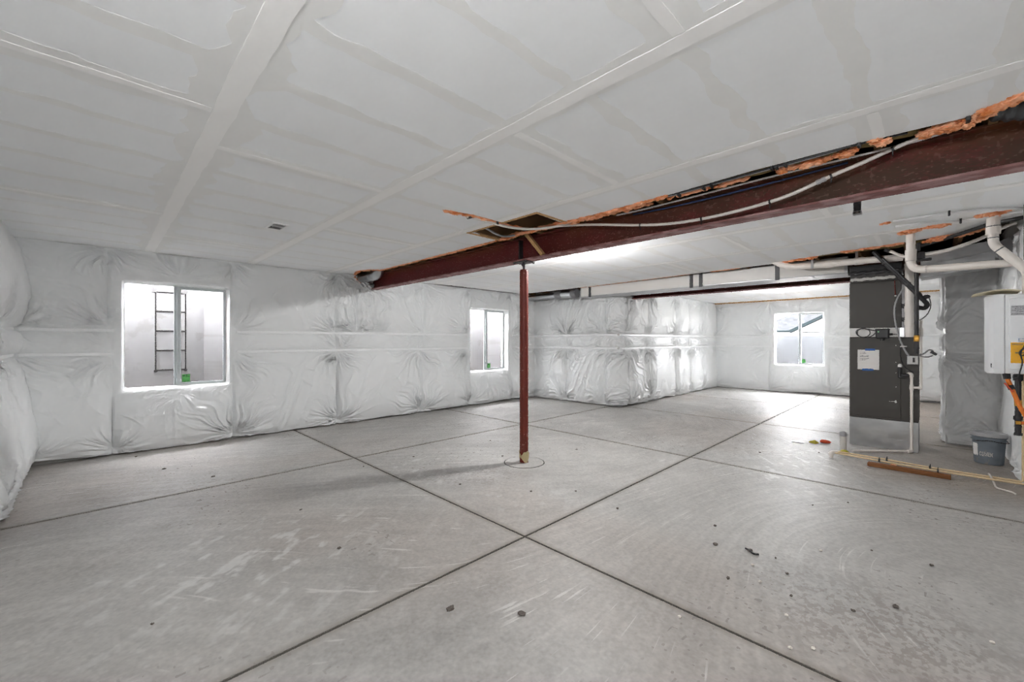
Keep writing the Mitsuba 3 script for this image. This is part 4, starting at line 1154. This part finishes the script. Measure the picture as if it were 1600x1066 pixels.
each(k + '__ring', [tube([(6.07, -0.414, 2.58), (6.07, -0.414, 2.571)], 0.0515, 18), tube([(6.07, -0.414, 2.47), (6.07, -0.414, 2.462)], 0.0405, 18), tube([(6.07, -0.452, 2.355), (6.07, -0.458, 2.347)], 0.0405, 18)], 'mat_grey_dark', 30)
k = thing('water_line', 'white water line rising from a black fitting behind the vent pipes', 'pipe')
add(k + '__pipe', tube(spline([(6.75, 0.056, 2.474), (6.75, -0.097, 2.494), (6.75, -0.268, 2.545), (6.75, -0.416, 2.61), (6.75, -0.50, 2.66), (6.75, -0.62, 2.71)], 50), 0.019, 12), 'mat_pvc', True)
add(k + '__pipe', tube(spline([(7.0, 0.394, 2.616), (7.0, 0.341, 2.584), (7.0, 0.254, 2.524), (6.95, 0.15, 2.50)], 30), 0.018, 12), 'mat_pvc', True)
each(k + '__fitting', [box(6.72, 6.78, 0.055, 0.115, 2.43, 2.51, 0.008), box(6.72, 6.79, 0.0, 0.12, 2.405, 2.432, 0.006), box(6.74, 6.78, 0.09, 0.125, 2.53, 2.62, 0.006)], 'mat_black')
add(k + '__sleeve', tube([(7.0, 0.415, 2.63), (7.0, 0.37, 2.60)], 0.023, 12), 'mat_black', 30)
add('black_gas_line', tube(fillet([(7.28, 0.16, 2.655), (6.87, -0.12, 2.655), (6.36, -0.40, 2.655), (6.2, -0.66, 2.655)], 0.05, 5), 0.02, 12), 'mat_black', 30,
    label='black gas line running along the ceiling behind the vent pipes', cat='pipe')
k = thing('return_duct', 'grey sheet metal return duct above the wrapped stub wall', 'duct')
hull = trimesh.convex.convex_hull(np.array([(x, y, z) for x in (7.42, 7.95) for (y, z) in ((0.10, 2.30), (0.10, 2.60), (-0.52, 2.66), (-0.52, 2.38))]))
add(k + '__body', hull, 'mat_duct')
add(k + '__flange', [beam_box((7.40, 0.11, 2.29), (7.40, -0.53, 2.375), 0.02, 0.03, 0.003), beam_box((7.40, 0.11, 2.44), (7.40, -0.53, 2.53), 0.012, 0.012, 0.002)], 'mat_duct')
add(k + '__end_collar', [trimesh.convex.convex_hull(np.array([(x, y, z) for x in (7.30, 7.42) for (y, z) in ((-0.53, 2.50), (-0.55, 2.62), (-0.62, 2.66), (-0.66, 2.52), (-0.62, 2.42), (-0.56, 2.40))]))], 'mat_grey_dark')

# ------------------------------------------------------------------ water heater
k = thing('water_heater', 'white wall mounted tankless water heater with a yellow label', 'water heater')
hx0, hx1, hy0, hy1, hz0, hz1 = 6.12, 6.56, -0.70, -0.40, 1.17, 1.925
hx = 6.12
# side seen: the face at smaller x
add(k + '__body', box(hx, hx + 0.46, YR + 0.01, -0.485, hz0, hz1, 0.008), 'mat_heater', 20)
prof = Polygon([(-0.485, 0.0), (-0.485, 0.46), (-0.42, 0.46), (-0.395, 0.44), (-0.383, 0.40), (-0.383, 0.06), (-0.395, 0.02), (-0.42, 0.0)])
cm = trimesh.creation.extrude_polygon(prof, hz1 - hz0 + 0.004, engine='earcut')
vv = np.array(cm.vertices)
cm = trimesh.Trimesh(np.column_stack([hx - 0.004 + vv[:, 1] * 1.017, vv[:, 0], hz0 - 0.002 + vv[:, 2]]), cm.faces[:, ::-1], process=False)
add(k + '__front_cover', cm, 'mat_heater', 35)
add(k + '__side_panel', box(hx - 0.006, hx + 0.004, YR + 0.02, -0.515, hz0 + 0.04, hz1 - 0.04, 0.005), 'mat_heater', 20)
sx_ = hx - 0.008
SC = hx / 6.55
add(k + '__rating_plate', box(sx_, sx_ + 0.003, -0.655, -0.525, 1.72, 1.815), 'mat_label_grey')
for i in range(5):
    add(k + '__rating_plate__print_line', box(sx_ - 0.001, sx_ + 0.001, -0.65, -0.53 - 0.02 * (i % 2), 1.732 + i * 0.017, 1.737 + i * 0.017), 'mat_print')
yk = add(k + '__energy_label', box(sx_, sx_ + 0.003, -0.66, -0.525, 1.272, 1.466), 'mat_yellow', label='yellow energy label')
tm = meshkit.text_mesh('ENERGYGUIDE', 0.0145, 0.001, True)
v = np.array(tm.vertices)
tm = trimesh.Trimesh(np.column_stack([sx_ - v[:, 2], -0.532 - v[:, 0], 1.442 + v[:, 1]]), tm.faces, process=False)
add(k + '__energy_label__lettering', tm, 'mat_print')
for i, z in enumerate((1.40, 1.365, 1.33, 1.295)):
    add(k + '__energy_label__print_line', box(sx_ - 0.001, sx_ + 0.001, -0.65, -0.54 - 0.012 * (i % 3), z, z + (0.008 if i == 1 else 0.004)), 'mat_print' if i == 1 else 'mat_brass')
add(k + '__small_label', [box(sx_, sx_ + 0.003, -0.66, -0.572, 1.474, 1.503)], 'mat_blue')
add(k + '__small_label__face', [box(sx_ - 0.0012, sx_ + 0.001, -0.66, -0.576, 1.477, 1.500)], 'mat_sheet')
add(k + '__screw', cyl((sx_, -0.615, 1.875), (sx_ - 0.004, -0.615, 1.875), 0.006, 8), 'mat_grey_plastic')
add(k + '__badge', box(hx - 0.0055, hx - 0.003, -0.408, -0.400, 1.225, 1.262), 'mat_print')
k = thing('heater_cord', 'black power cord looped over the yellow label of the heater', 'cord')
cc = [(sx_ - 0.02, -0.625, 1.66), (sx_ - 0.02, -0.618, 1.55), (sx_ - 0.02, -0.61, 1.46), (sx_ - 0.03, -0.59, 1.40), (sx_ - 0.035, -0.575, 1.375), (sx_ - 0.03, -0.585, 1.345), (sx_ - 0.02, -0.61, 1.36), (sx_ - 0.025, -0.60, 1.41), (sx_ - 0.03, -0.585, 1.38), (sx_ - 0.02, -0.592, 1.30), (sx_ - 0.02, -0.58, 1.20), (sx_ - 0.0, -0.56, 1.13), (sx_ + 0.03, -0.54, 1.14)]
add(k + '__cord', tube(spline(cc, 120), 0.0055, 6), 'mat_black', True)
fl = np.array([(hx - 0.02, -0.29), (hx + 0.5, -0.32), (hx + 0.5, -0.6), (hx - 0.06, -0.57)])
g = []
nu_, nv_ = 14, 6
pts = []
for i in range(nu_):
    for j in range(nv_):
        a, b = i / (nu_ - 1), j / (nv_ - 1)
        y = -0.285 - 0.30 * a
        x = hx - 0.05 + 0.30 * b
        z = 1.932 + 0.035 * math.sin(a * 2.6) * (1 - 0.4 * b)
        pts.append((x, y, z))
I = np.arange(nu_ * nv_).reshape(nu_, nv_)
fq = np.stack([I[:-1, :-1], I[1:, :-1], I[1:, 1:], I[:-1, 1:]], -1).reshape(-1, 4)
ff = np.vstack([fq[:, [0, 1, 2]], fq[:, [0, 2, 3]]])
top = np.array(pts)
vv = np.vstack([top + [0, 0, 0.004], top - [0, 0, 0.004]])
n_ = len(top)
bd = np.concatenate([I[:, 0], I[-1, 1:], I[::-1, -1][1:], I[0, ::-1][1:]])
rim = np.array([[bd[i], bd[(i + 1) % len(bd)], n_ + bd[(i + 1) % len(bd)]] for i in range(len(bd))] + [[bd[i], n_ + bd[(i + 1) % len(bd)], n_ + bd[i]] for i in range(len(bd))])
add('cardboard_flap', trimesh.Trimesh(vv, np.vstack([ff, ff[:, ::-1] + n_, rim]), process=False), 'mat_card', 30, label='curved piece of card lying on top of the water heater', cat='cardboard')
k = thing('gas_hose', 'orange gas hose slanting down below the water heater', 'hose')
hq = 6.30
add(k + '__hose', tube(spline([(hq, -0.512, 1.15), (hq, -0.535, 1.06), (hq, -0.565, 0.96), (hq, -0.60, 0.84), (hq, -0.63, 0.77), (hq, -0.66, 0.72)], 40), 0.017, 12), 'mat_orange', True)
each(k + '__nut', [cyl((hq, -0.512, 1.17), (hq, -0.520, 1.11), 0.026, 8), cyl((hq, -0.535, 1.05), (hq, -0.548, 1.01), 0.024, 8)], 'mat_black', 30)
add(k + '__valve_lever', beam_box((hq - 0.02, -0.50, 1.07), (hq - 0.02, -0.555, 0.985), 0.03, 0.014, 0.004), 'mat_red')
k = thing('black_drop_pipe', 'black iron drop pipe with valve under the water heater', 'pipe')
hp = 6.42
add(k + '__pipe', tube([(hp, -0.598, 1.16), (hp, -0.598, 0.56)], 0.022, 14), 'mat_black', 30)
each(k + '__fitting', [cyl((hp, -0.598, 1.15), (hp, -0.598, 1.09), 0.034, 12), cyl((hp, -0.598, 0.74), (hp, -0.598, 0.70), 0.031, 12), cyl((hp, -0.598, 0.575), (hp, -0.598, 0.55), 0.029, 12), cyl((hp, -0.598, 0.645), (hp, -0.598, 0.635), 0.026, 12)], 'mat_black', 30)
each(k + '__brass_valve', [cyl((hp, -0.598, 0.90), (hp, -0.598, 0.84), 0.026, 12), box(hp - 0.03, hp, -0.615, -0.58, 0.66, 0.695, 0.004)], 'mat_brass', 30)
add(k + '__side_hose', tube([(hp - 0.01, -0.605, 0.672), (hp - 0.02, -0.69, 0.69)], 0.015, 10), 'mat_orange', 30)

# ------------------------------------------------------------------ floor things on the right
k = thing('floor_pipe', 'nearer cream plastic pipe lying along the floor over the board', 'pipe', )
add(k + '__pipe', tube(fillet([(6.62, 0.875, 0.062), (6.56, 0.403, 0.058), (6.51, -0.02, 0.058), (6.50, -0.655, 0.060), (6.50, -0.655, 1.2)], 0.02, 4), 0.0105, 12), 'mat_cpvc', 30)
add(k + '__tie', [cyl((6.565, 0.445, 0.058), (6.564, 0.430, 0.058), 0.0175, 10), box(6.555, 6.575, 0.433, 0.441, 0.07, 0.095)], 'mat_black')
add(k + '__tie', [cyl((6.508, -0.04, 0.058), (6.508, -0.055, 0.058), 0.0175, 10), box(6.50, 6.52, -0.052, -0.044, 0.07, 0.095)], 'mat_black')
k = thing('floor_pipe', 'farther cream plastic pipe lying along the floor behind its twin', 'pipe')
add(k + '__pipe', tube(fillet([(6.70, 0.875, 0.066), (6.68, 0.41, 0.062), (6.62, 0.0, 0.058), (6.60, -0.648, 0.060), (6.60, -0.648, 1.2)], 0.02, 4), 0.0105, 12), 'mat_cpvc', 30)
add(k + '__tie', [cyl((6.676, 0.385, 0.061), (6.674, 0.370, 0.061), 0.0175, 10), box(6.665, 6.685, 0.373, 0.381, 0.073, 0.098)], 'mat_black')
add(k + '__tie', [cyl((6.622, 0.02, 0.058), (6.620, 0.005, 0.058), 0.0175, 10), box(6.61, 6.63, 0.008, 0.016, 0.07, 0.095)], 'mat_black')
k = thing('stub_elbow', 'short white pipe elbow rising from the slab at the end of the floor pipes', 'pipe')
add(k + '__elbow', tube(fillet([(6.60, 0.90, -0.012), (6.60, 0.90, 0.066), (6.66, 0.85, 0.066)], 0.03, 5), 0.022, 14), 'mat_pvc', 30)
add(k + '__collar', tube([(6.60, 0.90, 0.03), (6.60, 0.90, 0.055)], 0.027, 14), 'mat_pvc', 30)
k = thing('standpipe', 'capped grey white standpipe beside the furnace base', 'pipe')
add(k + '__pipe', tube([(7.08, 0.835, -0.012), (7.08, 0.835, 0.215)], 0.036, 18), 'mat_conduit', 30)
add(k + '__cap', lathe([(0.0, 0.06), (0.02, 0.058), (0.036, 0.045), (0.041, 0.02), (0.041, 0.0), (0.0, 0.0)], (7.08, 0.835, 0.205), 18), 'mat_grey_plastic', 30)
add('drain_plug', blob((6.90, 0.80, 0.03), 0.05, 61, (0.9, 0.9, 0.6), 0.3), 'mat_olive', True, label='dirty yellow fitting under the cream pipes by the standpipe', cat='fitting')
add('wooden_board', beam_box((6.49, 0.535, 0.0215), (6.465, -0.145, 0.0215), 0.089, 0.038, 0.003), 'mat_brown_wood', label='brown wooden board lying under the cream floor pipes', cat='board')
add('plastic_strap', tube(spline([(6.70, -0.44, 0.012), (6.56, -0.43, 0.075), (6.47, -0.45, 0.02), (6.36, -0.468, 0.010), (6.30, -0.53, 0.012), (6.22, -0.565, 0.010)], 50), 0.0085, 8), 'mat_conduit', True,
    label='frayed pale strap lying in front of the floor pipes', cat='strap')
add('yellow_wrapper', [trimesh.convex.convex_hull(np.array([(7.28, 1.17, 0), (7.42, 1.15, 0), (7.36, 1.27, 0), (7.36, 1.19, 0.045), (7.33, 1.24, 0.03)]))], 'mat_olive', label='crumpled olive yellow wrapper on the floor', cat='wrapper')
add('white_offcut', box(7.20, 7.235, 1.30, 1.45, 0.0005, 0.012, 0.003), 'mat_white', label='white plastic offcut beside the yellow wrapper', cat='offcut')
add('orange_wrapper', [blob((7.47, 1.09, 0.022), 0.055, 63, (0.9, 1.15, 0.42), 0.5)], 'mat_red', 20, label='crumpled orange red wrapper near the standpipe', cat='wrapper')
add('foam_scrap', blob((6.66, 0.32, 0.012), 0.022, 64, (1, 1.3, 0.55), 0.4), 'mat_foam', True, label='small orange foam scrap beside the cream floor pipes', cat='foam scrap')

k = thing('bucket', 'grey blue plastic bucket smeared with paint in the corner', 'bucket')
bc = (7.63, -0.485, 0.0)
add(k + '__body', lathe([(0.0, 0.004), (0.118, 0.004), (0.122, 0.012), (0.138, 0.285), (0.150, 0.287), (0.150, 0.293), (0.139, 0.295), (0.140, 0.318), (0.151, 0.320), (0.151, 0.326), (0.141, 0.328), (0.143, 0.360), (0.136, 0.360), (0.117, 0.02), (0.0, 0.02)], bc, 40), 'mat_pail', 30)
add(k + '__lid', lathe([(0.0, 0.345), (0.125, 0.345), (0.128, 0.366), (0.149, 0.368), (0.153, 0.360), (0.153, 0.335), (0.156, 0.335), (0.156, 0.362), (0.150, 0.374), (0.122, 0.374), (0.118, 0.352), (0.0, 0.352)], bc, 40), 'mat_grey_plastic', 30)
hh = [(bc[0] + 0.158 * math.cos(t), bc[1] + 0.158 * math.sin(t), 0.30 - 0.03 * abs(math.sin(t * 1.0))) for t in np.linspace(2.2, 5.4, 24)]
add(k + '__handle', tube(hh, 0.004, 6), 'mat_black', True)


def curved_patch(a0, a1, z0, z1, rbase, slope, n=10, wob=0.0):
    vs = []
    for i, t in enumerate(np.linspace(a0, a1, n)):
        for z in (z0 + wob * math.sin(i * 2.3), z1):
            rr_ = rbase + slope * z
            vs.append((bc[0] + rr_ * math.cos(t), bc[1] + rr_ * math.sin(t), z))
    f = []
    for i in range(n - 1):
        a, b, c, d = 2 * i, 2 * i + 1, 2 * i + 3, 2 * i + 2
        f += [[a, d, c], [a, c, b]]
    return trimesh.Trimesh(np.array(vs), np.array(f), process=False)


camang = math.atan2(0 - bc[1], 0 - bc[0])
add(k + '__torn_label', curved_patch(camang - 1.25, camang - 0.72, 0.10, 0.245, 0.1228, 0.0586, 10, 0.012), 'mat_sheet', label='torn white paper label')
tm = meshkit.text_mesh('CI/MEN', 0.045, 0.0012, True)
v = np.array(tm.vertices)
wdt = v[:, 0].max()
ang = camang - 0.62 + (v[:, 0] / wdt) * 0.86
rr_ = 0.1228 + 0.0586 * (0.10 + v[:, 1]) + v[:, 2]
tm = trimesh.Trimesh(np.column_stack([bc[0] + rr_ * np.cos(ang), bc[1] + rr_ * np.sin(ang), 0.105 + v[:, 1]]), tm.faces, process=False)
add(k + '__lettering', tm, 'mat_conduit', label='worn pale lettering')

# ------------------------------------------------------------------ crumbs on the slab
deb = [(1.37, 1.867, 1.4), (1.618, 1.561, 1.1), (2.632, 3.42, .9), (3.005, 2.769, .7), (3.318, 2.459, .6), (3.488, 1.219, .8), (3.174, 1.105, 1.2), (3.25, 0.9, 1.3), (3.259, 0.746, .6), (3.096, 0.645, .7), (3.885, 0.002, .9), (3.859, 0.298, .6),
       (2.777, 0.891, .9), (2.841, 0.573, .7), (2.928, 0.303, .6), (3.139, 0.14, 1.0), (2.833, 4.65, .8), (3.66, 3.873, .9), (1.207, 2.972, .8), (0.19, 2.86, .5), (3.238, 1.948, .7), (0.318, 7.15, .9), (0.516, 6.236, 1.1), (0.868, 5.506, 1.0), (1.243, 3.883, .7), (6.75, 1.05, .9), (4.848, 0.538, .6), (4.547, 0.752, .6), (6.2, 1.6, .9), (4.6, 3.4, .8), (4.1, 4.6, .7), (2.2, 4.7, .6)]
CRUMBS = {0: 'large dark crumb nearest the camera, left of its neighbour', 1: 'large dark crumb nearest the camera, right of its neighbour', 6: 'dark crumb lying left of the wire scrap', 5: 'dark crumb behind the one beside the wire scrap', 10: 'dark crumb alone on the right foreground slab',
          2: 'dark crumb left of the post foot', 26: 'dark crumb near the sawn joint before the wooden board', 17: 'dark crumb left of the post between two joints', 25: 'dark crumb before the end of the cream pipes'}
rng = np.random.default_rng(8)
for i, (x, y, s) in enumerate(deb):
    own = CRUMBS.get(i)
    add('floor_crumb', blob((x, y, 0.005), 0.0135 * s, 300 + i, (1.3, rng.uniform(0.6, 1.5), 0.5), 0.6, 1.8, 1), 'mat_debris', label=own or 'small dark crumb of dirt lying on the concrete floor', cat='crumb', group='dark crumbs on the floor')
for i, (x, y) in enumerate([(2.355, 0.478), (2.62, 0.55), (2.43, 0.40), (3.05, 0.83), (3.10, -0.208), (2.87, 0.74), (3.6, 0.55), (2.2, 0.95)]):
    add('white_crumb', blob((x, y, 0.006), 0.010, 400 + i, (1.1, 1, 0.7), 0.4, 1.8, 1), 'mat_debris_light', label='tiny whitish crumb of plaster lying on the concrete floor', cat='crumb', group='whitish crumbs on the floor')
add('wire_scrap', tube(spline([(3.25, 0.93, 0.008), (3.235, 0.90, 0.010), (3.215, 0.875, 0.008), (3.225, 0.84, 0.008)], 20), 0.006, 6), 'mat_black', True, label='bent dark scrap of wire on the floor', cat='wire scrap')
